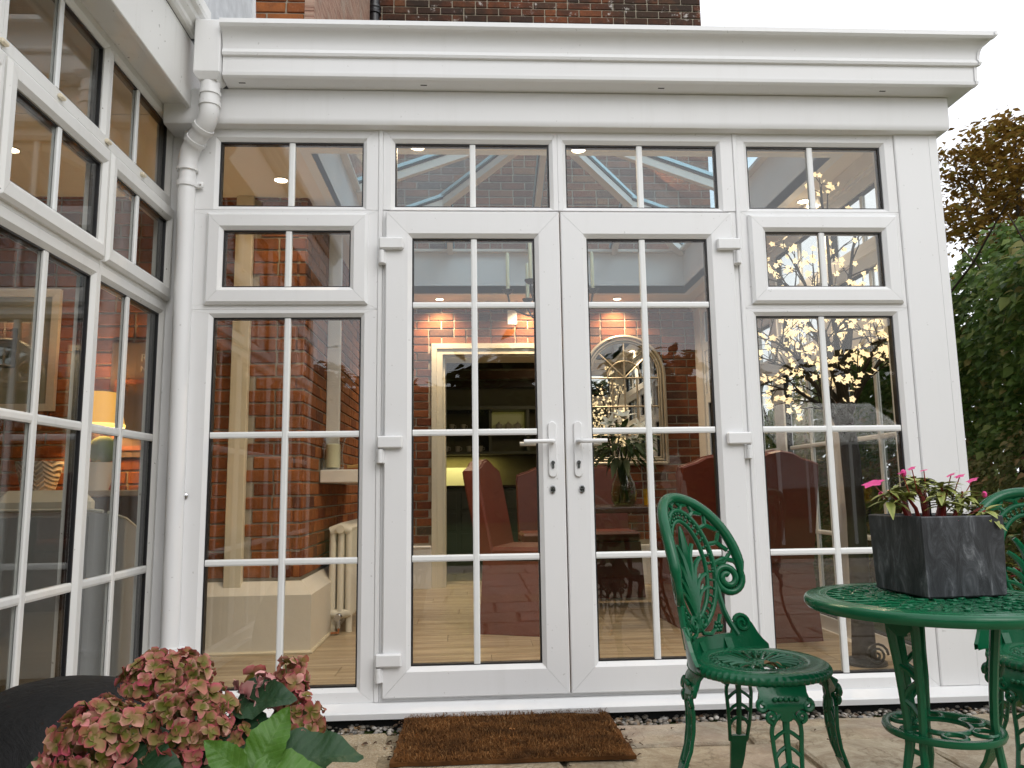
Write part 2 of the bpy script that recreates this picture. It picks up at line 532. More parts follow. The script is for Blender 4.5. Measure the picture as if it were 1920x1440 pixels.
# small aggregate pavers left of the mat, large riven slabs elsewhere
for r_, (y1, y0) in enumerate(((-0.175, -0.29), (-0.302, -0.42), (-0.432, -0.55), (-0.562, -0.68))):
    x = -1.3 + (0.0 if r_ % 2 else -0.11)
    while x < -0.30:
        w = 0.205
        x1 = min(x + w, -0.285)
        if x1 - x > 0.06: slab(x, x1, y0, y1, M['paver'], 0.05, 0.005, 0.003, 'paver')
        x += w + 0.014
yy = -0.175
rows = [(-0.175, -0.415), (-0.435, -0.83), (-0.85, -1.30), (-1.32, -1.62), (-1.64, -2.12), (-2.14, -2.55), (-2.57, -3.05), (-3.07, -3.5), (-3.52, -4.1), (-4.12, -4.6), (-4.62, -5.2), (-5.22, -5.7), (-5.72, -6.15)]
cuts = {0: [-0.27, 0.40, 0.985, 1.63, 2.22, 2.9, 3.7, 4.4, 5.1, 5.9], 1: [-0.27, 0.30, 1.12, 1.56, 2.1, 2.75, 3.4, 4.2, 5.0, 5.9]}
for i, (y1, y0) in enumerate(rows):
    if i in cuts: xs_ = cuts[i]
    else:
        xs_ = [-3.9 if i > 2 else -1.35]
        while xs_[-1] < 5.6: xs_.append(xs_[-1] + rnd.choice((0.42, 0.55, 0.68, 0.8)))
    for a, b in zip(xs_, xs_[1:]):
        slab(a + 0.010, b - 0.010, y0 + rnd.uniform(-0.006, 0.006), y1, M['stone'], 0.05, 0.009)

def floor_mat():
    t = NT('greyed oak plank'); r = t.rand()
    c0 = t.ramp(r, [(0.0, (0.45, 0.355, 0.235)), (0.5, (0.52, 0.42, 0.285)), (1.0, (0.41, 0.32, 0.215))])
    off = t.math('MULTIPLY', r, 50.0)
    cm = t.new('CombineXYZ'); t.link(off, cm.inputs[1]); t.link(off, cm.inputs[2])
    va = t.new('VectorMath', operation='ADD'); t.link(t.world_pos((1.4, 26, 1)), va.inputs[0]); t.link(cm.outputs[0], va.inputs[1])
    n = t.noise(va.outputs[0], 1.0, 7, 0.62, 0.7)
    c = t.mix(t.ramp(n, [(0.40, (0, 0, 0)), (0.56, (0.9,) * 3)]), c0, t.mix(0.58, c0, (0.16, 0.11, 0.068)))
    c = t.mix(t.ramp(n, [(0.25, (0.7,) * 3), (0.38, (0, 0, 0))]), c, (0.55, 0.47, 0.35))
    t.bump(n, 0.15, 0.002)
    return t.set(c, 0.34, spec=0.4)
fb = MB(); fb.box(-4.6, 2.06, 0.085, 3.95, -0.3, 0.048); fb.box(-4.6, -1.395, -3.3, 0.084, -0.3, 0.048)
ifloor = tag(fb.build('interior_floor', flat_mat('dark plank joint', (0.05, 0.035, 0.02), 0.8)), kind='structure')
M['plank'] = floor_mat()
pm = {}
def plank(x0, x1, y0, y1):
    k = round(x1 - x0, 3), round(y1 - y0, 3)
    if k not in pm:
        mb = MB(); mb.cbox(-k[0] / 2, k[0] / 2, -k[1] / 2, k[1] / 2, -0.012, 0.0, 0.0008)
        pm[k] = mb.mesh('floor_plank', M['plank'])
    link_mesh('floor_plank', pm[k], ifloor, ((x0 + x1) / 2, (y0 + y1) / 2, 0.060))
DXL = -0.26
y = 0.09
i = 0
while y < 3.93:
    xl = -4.5 if y < 1.0 else -0.93
    if y > 3.6: xl = DXL
    x = xl - (i * 0.47) % 1.2
    while x < 2.05:
        a, b = max(x, xl), min(x + 1.2, 2.05)
        if b - a > 0.05: plank(a + 0.0008, b - 0.0008, y + 0.0008, y + 0.1892)
        x += 1.2
    y += 0.19; i += 1

# ------------------------------------------------------------------ the brick house behind
house = thing('brick_house', 'old red brick house wall rising behind the white conservatory roof', 'house', (0.6, 3.6, 0))
DX0, DX1, DZ = -0.262, 0.74, 2.115           # doorway to the kitchen
def wallpart(boxes, mat=None, name='wall'):
    mb = MB()
    for b in boxes: mb.box(*b)
    return mb.build(name, mat or M['mortar'], house)
wall_back = wallpart([(-0.94, DX0, 3.6, 3.95, 0.0, 6.6), (DX1, 2.27, 3.6, 3.95, 0.0, 6.6), (DX0, DX1, 3.6, 3.95, DZ, 6.6), (-1.2, -0.945, 3.602, 3.95, 0, 6.6)])
wall_side = wallpart([(-1.2, -0.945, 1.332, 3.598, 0.0, 6.6)])
wall_front = wallpart([(-4.7, -0.945, 1.075, 1.33, 0.0, 6.6)])

# every brick as a rectangle on its wall: (centre, along, out, length, wall part)
CH, BL, HL, JT = 0.0735, 0.213, 0.102, 0.0105
bricks = []
def lay(wallp, p0, along, out, u0, u1, zs, holes=(), seed=0, clean=False, end=False):
    rr = random.Random(seed)
    p0 = Vector(p0); along = Vector(along); out = Vector(out)
    for (z0, z1) in zs:
        k = int(round(z0 / CH))
        while (k + 1) * CH <= z1 + 0.03:
            z = k * CH
            u = u0 - (0.0 if k % 2 else 0.11) - (k * 7 % 3) * 0.225
            seq = (k % 2) * 2
            while u < u1:
                ln = HL if (seq % 4 == 3 or (k % 5 == 2 and seq % 2)) else BL
                a, b = max(u, u0), min(u + ln, u1)
                for (h0, h1, hz0, hz1) in holes:
                    if z + CH * 0.6 > hz0 and z < hz1:
                        if a < h0 < b: b = h0
                        elif a < h1 < b: a = h1
                        elif a >= h0 and b <= h1: b = a
                if b - a > 0.035:
                    c = p0 + along * ((a + b) / 2) + Vector((0, 0, z + CH / 2))
                    bricks.append((c, along, out, b - a, wallp, clean))
                u += ln + JT; seq += 1
            k += 1
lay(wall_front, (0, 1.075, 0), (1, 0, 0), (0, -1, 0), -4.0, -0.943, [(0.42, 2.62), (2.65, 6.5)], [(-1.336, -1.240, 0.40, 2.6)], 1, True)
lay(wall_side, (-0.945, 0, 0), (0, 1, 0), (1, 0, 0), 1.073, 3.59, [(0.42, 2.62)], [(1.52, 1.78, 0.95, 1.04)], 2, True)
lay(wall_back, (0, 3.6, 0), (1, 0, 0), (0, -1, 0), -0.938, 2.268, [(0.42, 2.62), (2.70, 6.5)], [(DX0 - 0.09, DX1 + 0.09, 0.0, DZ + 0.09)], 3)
def brick_mesh(L, seed, mat):
    rr = random.Random(seed)
    mb = MB(); mb.cbox(-L / 2, L / 2, -0.010, 0.05, -0.0315, 0.0315, 0.004)
    mb.v = [(x + rr.uniform(-0.0016, 0.0016), y_ + (rr.uniform(-0.002, 0.002) if y_ < 0.03 else 0), z + rr.uniform(-0.0016, 0.0016)) for x, y_, z in mb.v]
    return mb.mesh('brick', mat)
bmesh_cache = {}
scored = []
for bk in bricks:
    q = px(bk[0])
    inside = q is not None and -40 < q[0] < 1960 and -60 < q[1] < 1480
    if not inside:
        if bk[0].z > 0.4: scored.append((0, bk))
        continue
    facing = abs((bk[0] - CAM_C).normalized().dot(bk[2]))
    # what the white frames, ceiling and cornice leave in view comes first
    z = bk[0].z
    seen = 1.0
    if q[0] < 330: seen = 0.55
    if q[1] < 60 and not (450 < q[0] < 1340): seen = 0.0
    if z > 2.6 and q[1] > 475: seen = 0
    if z > 2.6 and 62 < q[1] < 265: seen = 0
    if z < 2.6 and q[0] > 690 and bk[4] is not wall_back: seen = 0
    scored.append((bk[3] * facing / q[2] * seen, bk))
scored.sort(key=lambda t_: -t_[0])
rest = {}
for k, (s_, (c, al, ou, L, wp, clean)) in enumerate(scored):
    ang = 0.0 if abs(al.x) > 0.5 else PI / 2
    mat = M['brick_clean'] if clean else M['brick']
    if k < 300 and s_ > 0:
        key = (round(L, 2), k % 4, clean)
        if key not in bmesh_cache: bmesh_cache[key] = brick_mesh(L, k, mat)
        link_mesh('brick', bmesh_cache[key], wp, Vector(c) - root_loc(house), (0, 0, ang))
    else:
        mb = rest.setdefault(wp.name, (MB(), mat))[0]
        ox, oy = al.x, al.y
        n0 = len(mb.v)
        mb.cbox(-L / 2, L / 2, -0.010, 0.05, -0.0315, 0.0315, 0.004)
        for q in range(n0, len(mb.v)):
            x, y_, z = mb.v[q]
            mb.v[q] = (c.x + al.x * x - ou.x * y_, c.y + al.y * x - ou.y * y_, c.z + z)
for nm, (mb, mat) in rest.items():
    tag(mb.build('brickwork', mat, bpy.data.objects[nm]), kind='stuff')

# plinth of painted render round the foot of the brick walls, with its bead
mb = MB()
def plinth_run(p, q, nin, e0, e1):
    """profile swept from p to q; nin points out of the wall; e0/e1 mitre shifts"""
    p = Vector(p); q = Vector(q); n = Vector(nin); t = (q - p).normalized()
    prof = [(0.0, 0.05), (0.075, 0.05), (0.075, 0.362), (0.008, 0.428), (0.0, 0.428)]
    mb.sweep([[p + n * d - t * d * e0 + Vector((0, 0, z)) for d, z in prof], [q + n * d + t * d * e1 + Vector((0, 0, z)) for d, z in prof]])
plinth_run((-4.6, 1.066, 0), (-0.934, 1.066, 0), (0, -1, 0), 0, 1)
plinth_run((-0.934, 1.066, 0), (-0.934, 3.59, 0), (1, 0, 0), 1, -1)
mb.build('plinth', M['plaster'], house)
mb = MB()
mb.tube([(-4.6, 0.985, 0.068), (-0.853, 0.985, 0.068), (-0.853, 3.5, 0.068)], 0.012, 6)
mb.build('floor_bead', M['cream'], house)
mb = MB(); mb.cbox(-0.86, DX0 - 0.1, 3.555, 3.60, 0.06, 0.40, 0.004); mb.cbox(-0.86, DX0 - 0.1, 3.545, 3.598, 0.402, 0.425, 0.006); mb.cbox(DX1 + 0.1, 2.05, 3.555, 3.60, 0.06, 0.40, 0.004)
mb.build('skirting', M['white_paint'], house)
mb = MB()     # architrave in two steps
for (o, i_, f) in ((0.098, 0.052, 3.572), (0.050, 0.0, 3.582)):
    mitred(mb, [(DX0 - o, DX1 + o, -0.3, DZ + o, 3.62), (DX0 - o, DX1 + o, -0.3, DZ + o, f), (DX0 - i_, DX1 + i_, -0.3, DZ + i_, f), (DX0 - i_, DX1 + i_, -0.3, DZ + i_, 3.62)])
mb.box(DX0 - 0.0, DX0 + 0.02, 3.625, 3.95, 0.06, DZ); mb.box(DX1 - 0.02, DX1, 3.625, 3.95, 0.06, DZ); mb.box(DX0 + 0.021, DX1 - 0.021, 3.625, 3.95, DZ - 0.02, DZ)
mb.build('door_architrave', M['cream'], house)
def rubbed_mat():
    t = NT('weathered pink rubbed stone'); p = t.world_pos((1, 1, 1))
    v = t.new('Mapping'); v.inputs['Rotation'].default_value = (R(35), 0, 0); v.inputs['Scale'].default_value = (1, 3, 16); t.link(p, v.inputs[0])
    n = t.noise(v.outputs[0], 1.6, 6, 0.65, 1.0)
    c = t.ramp(n, [(0.3, (0.20, 0.10, 0.07)), (0.5, (0.38, 0.23, 0.17)), (0.7, (0.46, 0.33, 0.25))])
    c = t.mix(t.ramp(t.noise(p, 5, 5), [(0.5, (0, 0, 0)), (0.7, (0.5,) * 3)]), c, (0.36, 0.33, 0.27))
    t.bump(n, 0.8, 0.02)
    return t.set(c, 0.9, spec=0.2)
mb = MB(); mb.box(-0.985, -0.928, 1.062, 3.44, 2.99, 6.6); mb.build('stone_quoin', rubbed_mat(), house)
mb = MB(); mb.cbox(-1.335, -1.241, 1.03, 1.072, 0.40, 2.588, 0.003); mb.build('cover_strip', M['cream'], house)
mb = MB(); mb.cbox(-0.934, -0.850, 1.70, 1.74, 1.037, 2.588, 0.004); mb.build('window_casing', M['white_paint'], house)
mb = MB(); mb.cbox(-0.735, -0.700, 1.76, 1.80, 1.037, 2.588, 0.004); mb.build('window_casing', M['white_paint'], house)
mb = MB(); mb.cbox(-0.932, -0.690, 1.52, 2.55, 0.955, 1.035, 0.006); mb.build('radiator_shelf', M['white_paint'], house)
mb = MB(); mb.box(-0.0, 0.085, 3.585, 3.598, 2.42, 2.55); 
mb.v = [(x + 0.33, y_, z - 0.03) for x, y_, z in mb.v]
mb.build('wall_plate', M['white_paint'], house)
# black rainwater pipe in the corner of the house wall
dp = thing('black_drainpipe', 'black cast rainwater pipe in the corner of the old brick house wall', 'drainpipe', (-0.85, 3.50, 2.98))
mb = MB(); mb.tube([(-0.985 + 0.09, 3.50, 2.98), (-0.895, 3.50, 6.6)], 0.052, 16); mb.build('pipe', M['black_iron'], dp, 40)
for z in (5.36, 4.0):
    mb = MB(); mb.lathe([(0.052, z), (0.064, z), (0.066, z + 0.02), (0.060, z + 0.028), (0.060, z + 0.05), (0.066, z + 0.058), (0.064, z + 0.08), (0.052, z + 0.08)], (-0.895, 3.50, 0), 18)
    mb.build('collar', M['black_iron'], dp, 40)

# ------------------------------------------------------------------ the conservatory
cons = thing('conservatory', 'white upvc conservatory front with glazed double doors and deep moulded cornice', 'conservatory', (0.45, 0.05, 0))
TF = lambda a, b, c: (a, b, c)
Lf, Lr = -1.236, -0.405
fixed_window(TF, cons, (Lf, Lr, 2.121, 2.506), (-1.098, -0.472, 2.14, 2.438), (-0.786,))
sash_window(TF, cons, (Lf, Lr, 1.678, 2.120), (-1.135, -0.446, 1.696, 2.103), (-1.064, -0.520, 1.772, 2.026), (-0.787,))
fixed_window(TF, cons, (Lf, Lr, 0.060, 1.677), (-1.100, -0.474, 0.116, 1.645), (-0.787,), (1.142, 0.618))
Rl, Rr = 1.212, 1.945
fixed_window(TF, cons, (Rl, Rr, 2.121, 2.506), (1.259, 1.886, 2.14, 2.438), (1.556,))
sash_window(TF, cons, (Rl, Rr, 1.678, 2.120), (1.241, 1.926, 1.696, 2.103), (1.315, 1.851, 1.772, 2.026), (1.575,))
fixed_window(TF, cons, (Rl, Rr, 0.060, 1.677), (1.259, 1.883, 0.116, 1.645), (1.557,), (1.142, 0.618))
fixed_window(TF, cons, (-0.383, 0.3905, 2.123, 2.506), (-0.333, 0.354, 2.14, 2.438), (0.011,))
fixed_window(TF, cons, (0.3915, 1.190, 2.123, 2.506), (0.428, 1.119, 2.14, 2.438), (0.766,))
for (a, b) in ((-0.404, -0.384), (1.191, 1.211)):
    mb = MB(); mb.cbox(a, b, 0.007, 0.08, 0.060, 2.506, 0.003); mb.build('mullion', M['upvc'], cons)
mb = MB()
mb.box(-0.383, -0.366, 0.016, 0.08, 0.076, 2.122); mb.box(1.161, 1.190, 0.016, 0.08, 0.076, 2.122); mb.box(-0.383, 1.190, 0.014, 0.08, 0.0605, 0.0755)
mb.build('door_frame', M['upvc'], cons)

def rounded_plate(mb, cx, z0, z1, w, y0, y1):
    r = w / 2; p = []
    for k in range(9): a = PI * k / 8; p.append((cx + r * math.cos(a), z1 - r + r * math.sin(a)))
    for k in range(9): a = PI + PI * k / 8; p.append((cx + r * math.cos(a), z0 + r + r * math.sin(a)))
    f = [(x * 0.94 + cx * 0.06, z) for x, z in p]
    mb.sweep([[(x, y1, z) for x, z in p], [(x, y0 + 0.003, z) for x, z in p], [(cx + (x - cx) * 0.86, y0, (z0 + z1) / 2 + (z - (z0 + z1) / 2) * 0.978) for x, z in p]])
for side, (a0, a1, g0, g1, vb, hx, lx, hinge_x) in enumerate(((-0.368, 0.3885, -0.255, 0.279, 0.0135, 0.337, 0.214, -0.395), (0.3945, 1.162, 0.509, 1.048, 0.757, 0.446, 0.562, 1.190))):
    d = frame_mesh(TF, (a0, a1, 0.078, 2.108), (g0, g1, 0.196, 1.991), -0.012, 0.056, 0.018, 0.014, 0.004).build('door', M['upvc'], cons)
    glazing(TF, d, (g0, g1, 0.196, 1.991), 0.014, (vb,), (1.693, 1.142, 0.622))
    mb = MB()
    rounded_plate(mb, hx, 0.947, 1.182, 0.036, -0.022, -0.0125)
    mb.build('handle_plate', M['upvc'], d, 35)
    mb = MB(); mb.tube([(hx, -0.021, 1.096), (hx, -0.055, 1.096), (hx + (lx - hx) * 0.12, -0.066, 1.096), (lx, -0.066, 1.096)], [0.010, 0.010, 0.0095, 0.0085], 10)
    mb.build('handle', M['upvc'], d, 50)
    mb = MB(); mb.tube([(hx, 0.057, 1.096), (hx, 0.11, 1.096), (lx - (hx - lx) * 0.05, 0.115, 1.096)], 0.0095, 10); mb.build('handle', M['upvc'], d, 50)
    mb = MB()
    rounded_plate(mb, hx, 0.983, 1.014, 0.0125, -0.0262, -0.0222); mb.lathe([(0.0, 0), (0.0085, 0), (0.0085, 0.004), (0.0, 0.004)], (0, 0, 0), 14)
    n = 15 * 0
    mb.v = [(x, y_, z) if abs(x) > 0.02 or abs(y_) > 0.0149 else (hx + x, -0.0262 + (-z if z > 0.001 else 0), 1.008 + y_) for x, y_, z in mb.v]
    mb.build('lock_cylinder', M['steel'], d)
    mb = MB(); mb.box(hx - 0.0018, hx + 0.0018, -0.0312, -0.0302, 0.999, 1.012); mb.build('keyhole', M['dark_hole'], d)
    lk = hx - 0.002 if side == 0 else hx + 0.012
    mb = MB()
    mb.sweep([[(lk + 0.0125 * s_ * math.cos(2 * PI * k / 16), yy_, 0.897 + 0.0175 * s_ * math.sin(2 * PI * k / 16)) for k in range(16)] for yy_, s_ in ((-0.0125, 1.0), (-0.017, 1.0), (-0.020, 0.8))])
    mb.build('security_lock', M['steel'], d, 40)
    mb = MB(); mb.box(lk - 0.008, lk + 0.008, -0.0212, -0.0202, 0.890, 0.897); mb.box(lk - 0.004, lk + 0.004, -0.0212, -0.0202, 0.900, 0.905); mb.build('keyhole', M['dark_hole'], d)
    for zc in (1.958, 1.102, 0.228):
        s_ = 1 if side == 0 else -1
        hxx = hinge_x
        h = MB(); h.cbox(*sorted((hxx, hxx + s_ * 0.106)), -0.036, -0.0122, zc - 0.026, zc + 0.026, 0.006)
        ho = h.build('hinge', M['upvc'], d)
        mb = MB(); mb.tube([(hxx + s_ * 0.012, -0.022, zc - 0.029), (hxx + s_ * 0.012, -0.022, zc - 0.085)], 0.0115, 12); mb.cbox(*sorted((hxx - s_ * 0.004, hxx + s_ * 0.03)), -0.018, 0.006, zc - 0.088, zc - 0.03, 0.003)
        mb.build('hinge_pin', M['upvc'], ho)
        mb = MB(); mb.tube([(hxx + s_ * 0.012, -0.022, zc - 0.0262), (hxx + s_ * 0.012, -0.022, zc - 0.0288)], 0.009, 10); mb.build('hinge_bush', M['gasket'], ho)
# sill, corner posts, pilaster
mb = MB()
mb.sweep([[(x, y_, z) for y_, z in ((-0.055, 0.012), (-0.058, 0.034), (-0.052, 0.040), (-0.004, 0.0595), (0.09, 0.0595), (0.09, 0.012))] for x in (-1.34, 2.20)])
mb.build('sill', M['upvc'], cons)
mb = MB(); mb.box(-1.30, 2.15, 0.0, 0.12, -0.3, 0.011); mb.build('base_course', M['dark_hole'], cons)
mb = MB(); mb.cbox(1.9465, 2.148, 0.004, 0.20, 0.0600, 2.507, 0.004); mb.box(2.110, 2.1485, 0.0025, 0.15, 0.0605, 2.506); mb.build('corner_post', M['upvc'], cons)
mb = MB(); mb.box(-1.40, -1.237, 0.100, 0.16, 0.06, 2.506); mb.cbox(-1.262, -1.2365, 0.03, 0.098, 0.06, 2.506, 0.004); mb.build('corner_post', M['upvc'], cons)
# beam under the cornice and the moulded cornice itself
mb = MB()
def ring_profile(prof, x0, x1, wrap=True):
    """sweep (overhang, z) along the front and round the right-hand corner"""
    path = []
    mb.sweep([[(x0, 0.0 - o, z) for o, z in prof], [(2.148 + o, 0.0 - o, z) for o, z in prof], [(2.148 + o, 3.58, z) for o, z in prof]])
beam = [(-0.10, 2.4915), (0.022, 2.4915), (0.032, 2.495), (0.038, 2.505), (0.040, 2.52), (0.040, 2.650), (-0.10, 2.650)]
ring_profile(beam, -1.325, 2.148); mb.build('beam', M['upvc'], cons, 30)
cor = [(0.0, 2.6515), (0.092, 2.655), (0.118, 2.660), (0.126, 2.668), (0.128, 2.682), (0.124, 2.6835), (0.1245, 2.690), (0.126, 2.752), (0.138, 2.754), (0.142, 2.765), (0.139, 2.776)]
for k in range(9):
    a = PI / 2 * k / 8
    cor.append((0.136 + 0.046 * (1 - math.cos(a)), 2.782 + 0.076 * math.sin(a) ** 0.9))
cor += [(0.186, 2.862), (0.191, 2.868), (0.191, 2.888), (0.10, 2.892), (0.0, 2.892)]
mb = MB(); ring_profile(cor, -1.052, 2.148); mb.build('cornice', M['upvc'], cons, 25)
# corner union plates and the little drain slots under the fascia
mb = MB()
for (o0, o1) in ((0, 0),):
    pr_ = [(o + 0.004, z) for o, z in cor[1:-2]]
    mb.sweep([[(2.148 + o - 0.012, -o, z) for o, z in pr_], [(2.148 + o + 0.001, -o - 0.001, z) for o, z in pr_], [(2.148 + o, -o + 0.012, z) for o, z in pr_]], closed_ring=False, caps=False)
mb.build('cornice_corner', M['upvc'], cons)
for u in (803, 1232, 1650, 470):
    x = {803: -0.20, 1232: 0.85, 1650: 1.86, 470: -0.98}[u]
    mb = MB(); mb.box(x - 0.014, x + 0.014, -0.088, -0.080, 2.6545, 2.658); mb.build('drain_slot', M['dark_hole'], cons)
# flat roof, ceiling ring and upstand of the lantern
LX0, LX1, LY0, LY1, LZ = -0.80, 1.88, 0.47, 3.25, 2.955
mb = MB()
CZ0 = 2.590
for b in ((-0.94, LX0, 0.085, 3.6), (LX1, 2.147, 0.085, 3.6), (LX0, LX1, 0.085, LY0), (LX0, LX1, LY1, 3.6)):
    mb.box(b[0], b[1], b[2], b[3], CZ0, 2.66)
mb.box(-4.6, -0.94, 0.085, 1.07, CZ0, 2.66)
mb.build('ceiling', M['ceiling'], cons)
mb = MB()
for b in ((-0.94, LX0 - 0.06, 0.0, 3.6), (LX1 + 0.06, 2.147, 0.0, 3.6), (LX0 - 0.06, LX1 + 0.06, 0.0, LY0 - 0.06), (LX0 - 0.06, LX1 + 0.06, LY1 + 0.06, 3.6)):
    mb.box(b[0], b[1], b[2], b[3], 2.668, 2.72)
mb.box(-4.6, -0.94, 0.10, 1.07, 2.668, 2.72)
mb.build('flat_roof', flat_mat('grey roof membrane', (0.25, 0.25, 0.25), 0.8), cons)
mb = MB()
mb.box(LX0 - 0.05, LX0, LY0 - 0.05, LY1 + 0.05, 2.5895, LZ); mb.box(LX1, LX1 + 0.05, LY0 - 0.05, LY1 + 0.05, 2.5895, LZ)
mb.box(LX0 + 0.001, LX1 - 0.001, LY0 - 0.05, LY0, 2.5895, LZ); mb.box(LX0 + 0.001, LX1 - 0.001, LY1, LY1 + 0.05, 2.5895, LZ)
mb.build('lantern_upstand', M['upstand'], cons)
HUB = Vector((0.54, 1.86, 3.475))
def slope(x, y_):
    t_ = min(x - LX0, LX1 - x, y_ - LY0, LY1 - y_)
    return LZ + 0.035 + max(0, t_) * (HUB.z - LZ - 0.035) / 1.34
def beam_between(mb, p, q, w, h, drop):
    p = Vector(p); q = Vector(q); t_ = (q - p).normalized()
    s_ = t_.cross(Vector((0, 0, 1))).normalized(); u_ = s_.cross(t_).normalized()
    prof = [(-w / 2, -drop), (w / 2, -drop), (w / 2, -drop + h), (-w / 2, -drop + h)]
    mb.sweep([[r_ + s_ * a + u_ * b for a, b in prof] for r_ in (p, q)])
bars_ = []
cn = [(LX0, LY0), (LX1, LY0), (LX1, LY1), (LX0, LY1)]
for (x, y_) in cn: bars_.append(((x, y_, slope(x, y_)), tuple(HUB), 0.062))
for dx in (-0.72, 0.0, 0.72):
    for yb in (LY0, LY1):
        yn = yb + (0.62 if yb == LY0 else -0.62)
        e_ = (HUB.x + dx, yn if dx else HUB.y)
        bars_.append(((HUB.x + dx, yb, slope(HUB.x + dx, yb)), (e_[0], e_[1], slope(*e_)), 0.045))
for dy in (-0.77, 0.0, 0.77):
    for xb in (LX0, LX1):
        xn = xb + (0.62 if xb == LX0 else -0.62)
        e_ = (xn if dy else HUB.x, HUB.y + dy)
        bars_.append(((xb, HUB.y + dy, slope(xb, HUB.y + dy)), (e_[0], e_[1], slope(*e_)), 0.045))
for p, q, w in bars_:
    mb = MB(); beam_between(mb, p, q, w, 0.055, 0.062); r_ = mb.build('rafter', M['frame_in'], cons)
    mb = MB(); beam_between(mb, p, q, w + 0.03, 0.024, -0.010); mb.build('rafter_cap', M['cyan'], r_)
    mb = MB(); beam_between(mb, p, q, w + 0.012, 0.010, 0.0065); mb.build('seal', M['gasket'], r_)
mb = MB(); mb.lathe([(0, -0.10), (0.05, -0.10), (0.09, -0.07), (0.09, 0.03), (0.0, 0.05)], HUB, 12); mb.build('roof_boss', M['frame_in'], cons)
for k in range(4):
    a, b = cn[k], cn[(k + 1) % 4]
    P = [Vector((a[0], a[1], LZ + 0.037)), Vector((b[0], b[1], LZ + 0.037)), HUB + Vector((0, 0, 0.002))]
    mb = MB(); mb.sweep([P, [p + Vector((0, 0, 0.006)) for p in P]]); mb.build('roof_glass', M['roof_glass'], cons)
mb = MB()
for (a, b) in zip(cn, cn[1:] + cn[:1]):
    beam_between(mb, (a[0], a[1], LZ + 0.012), (b[0], b[1], LZ + 0.012), 0.09, 0.022, 0.011)
mb.build('roof_eaves', M['frame_in'], cons)
# the glazed right-hand side wall, seen from inside
TR = lambda a, b, c: (2.140 - b, a, c)
for (y0, y1) in ((0.205, 1.80), (1.802, 3.40)):
    ym = (y0 + y1) / 2
    for (s0, s1) in ((y0, ym - 0.001), (ym + 0.001, y1)):
        gl, gr = s0 + 0.075, s1 - 0.075
        mid = (gl + gr) / 2
        fixed_window(TR, cons, (s0, s1, 2.121, 2.506), (gl, gr, 2.16, 2.438), (mid,))
        sash_window(TR, cons, (s0, s1, 1.678, 2.120), (s0 + 0.03, s1 - 0.03, 1.696, 2.103), (gl + 0.02, gr - 0.02, 1.772, 2.026), (mid,))
        fixed_window(TR, cons, (s0, s1, 0.060, 1.677), (gl, gr, 0.135, 1.625), (mid,), (1.142, 0.618))
mb = MB(); mb.cbox(2.05, 2.146, 3.401, 3.598, 0.06, 2.507, 0.004); mb.box(2.03, 2.146, 0.201, 3.598, 2.5075, 2.589); mb.cbox(2.02, 2.16, 0.203, 3.598, 0.012, 0.0595, 0.004)
mb.build('side_frame', M['frame_in'], cons)
mb = MB(); mb.box(-1.3, 2.14, 0.09, 0.15, 2.508, 2.589); mb.build('head_board', M['frame_in'], cons)
# brass cabin hook on the left post
mb = MB()
mb.sweep([[(-1.181 + 0.013 * s_ * math.cos(2 * PI * k / 14), y_, 0.893 + 0.013 * s_ * math.sin(2 * PI * k / 14)) for k in range(14)] for y_, s_ in ((0.011, 1), (0.006, 1), (0.002, 0.6))])
mb.tube([(-1.181, 0.004, 0.893), (-1.181, -0.012, 0.893), (-1.190, -0.014, 0.893)], 0.004, 8)
mb.tube([(-1.190, -0.012, 0.896), (-1.1915, -0.008, 0.765)], 0.0022, 6)
mb.box(-1.199, -1.185, 0.006, 0.0112, 0.755, 0.758)
mb.build('cabin_hook', M['steel'], cons, 40)
# ------------------------------------------------------------------ the older glazed wing on the left
wing = thing('garden_room', 'older white glazed wing at left with three pane-high windows and deep fascia', 'garden room', (-1.5, -1.2, 0))
XL = -1.330
TL = lambda a, b, c: (XL - b, a, c)
OW = M['upvc_old']
units = [(-0.500, 0.098, -0.469, 0.064, -0.233), (-1.132, -0.501, -1.098, -0.530, -0.815), (-1.766, -1.133, -1.735, -1.164, -1.449), (-2.40, -1.767, -2.366, -1.80, -2.083), (-3.03, -2.401, -3.0, -2.434, -2.717)]
for (a0, a1, g0, g1, mid) in units:
    fixed_window(TL, wing, (a0, a1, 2.165, 2.580), (g0, g1, 2.218, 2.534), (mid,), (), 0.0, OW)
    sash_window(TL, wing, (a0, a1, 1.722, 2.164), (a0 + 0.012, a1 - 0.002, 1.735, 2.150), (g0 + 0.03, g1 - 0.01, 1.80, 2.085), (mid,), 0.0, OW)
    w = frame_mesh(TL, (a0, a1, 0.060, 1.721), (g0, g1, 0.125, 1.672), 0.0, 0.062).build('window', OW, wing)
    glazing(TL, w, (g0, g1, 0.125, 1.672), 0.020, (mid,), (1.137, 0.597), 0.030, barmat=OW)
for (a, c) in ((-0.50, 2.166), (-0.20, 2.168), (-1.13, 2.166), (-0.82, 2.167)):
    mb = MB(); mb.cbox(XL, XL + 0.014, a - 0.020, a + 0.012, c + 0.010, c + 0.024, 0.003); mb.build('trickle_vent', M['cream'], wing)
mb = MB(); mb.box(XL - 0.07, -1.232, -3.3, 0.098, 2.581, 2.60); mb.build('soffit', OW, wing)
mb = MB(); mb.cbox(-1.231, -1.209, -3.3, 0.10, 2.562, 2.86, 0.003); mb.build('fascia', OW, wing)
mb = MB()
gp = [(0.0, 2.862), (0.02, 2.862), (0.03, 2.872), (0.034, 2.884), (0.030, 2.886), (0.05, 2.905), (0.055, 2.925), (0.075, 2.928), (0.082, 2.940), (0.082, 2.985), (0.076, 2.990), (0.0, 2.990)]
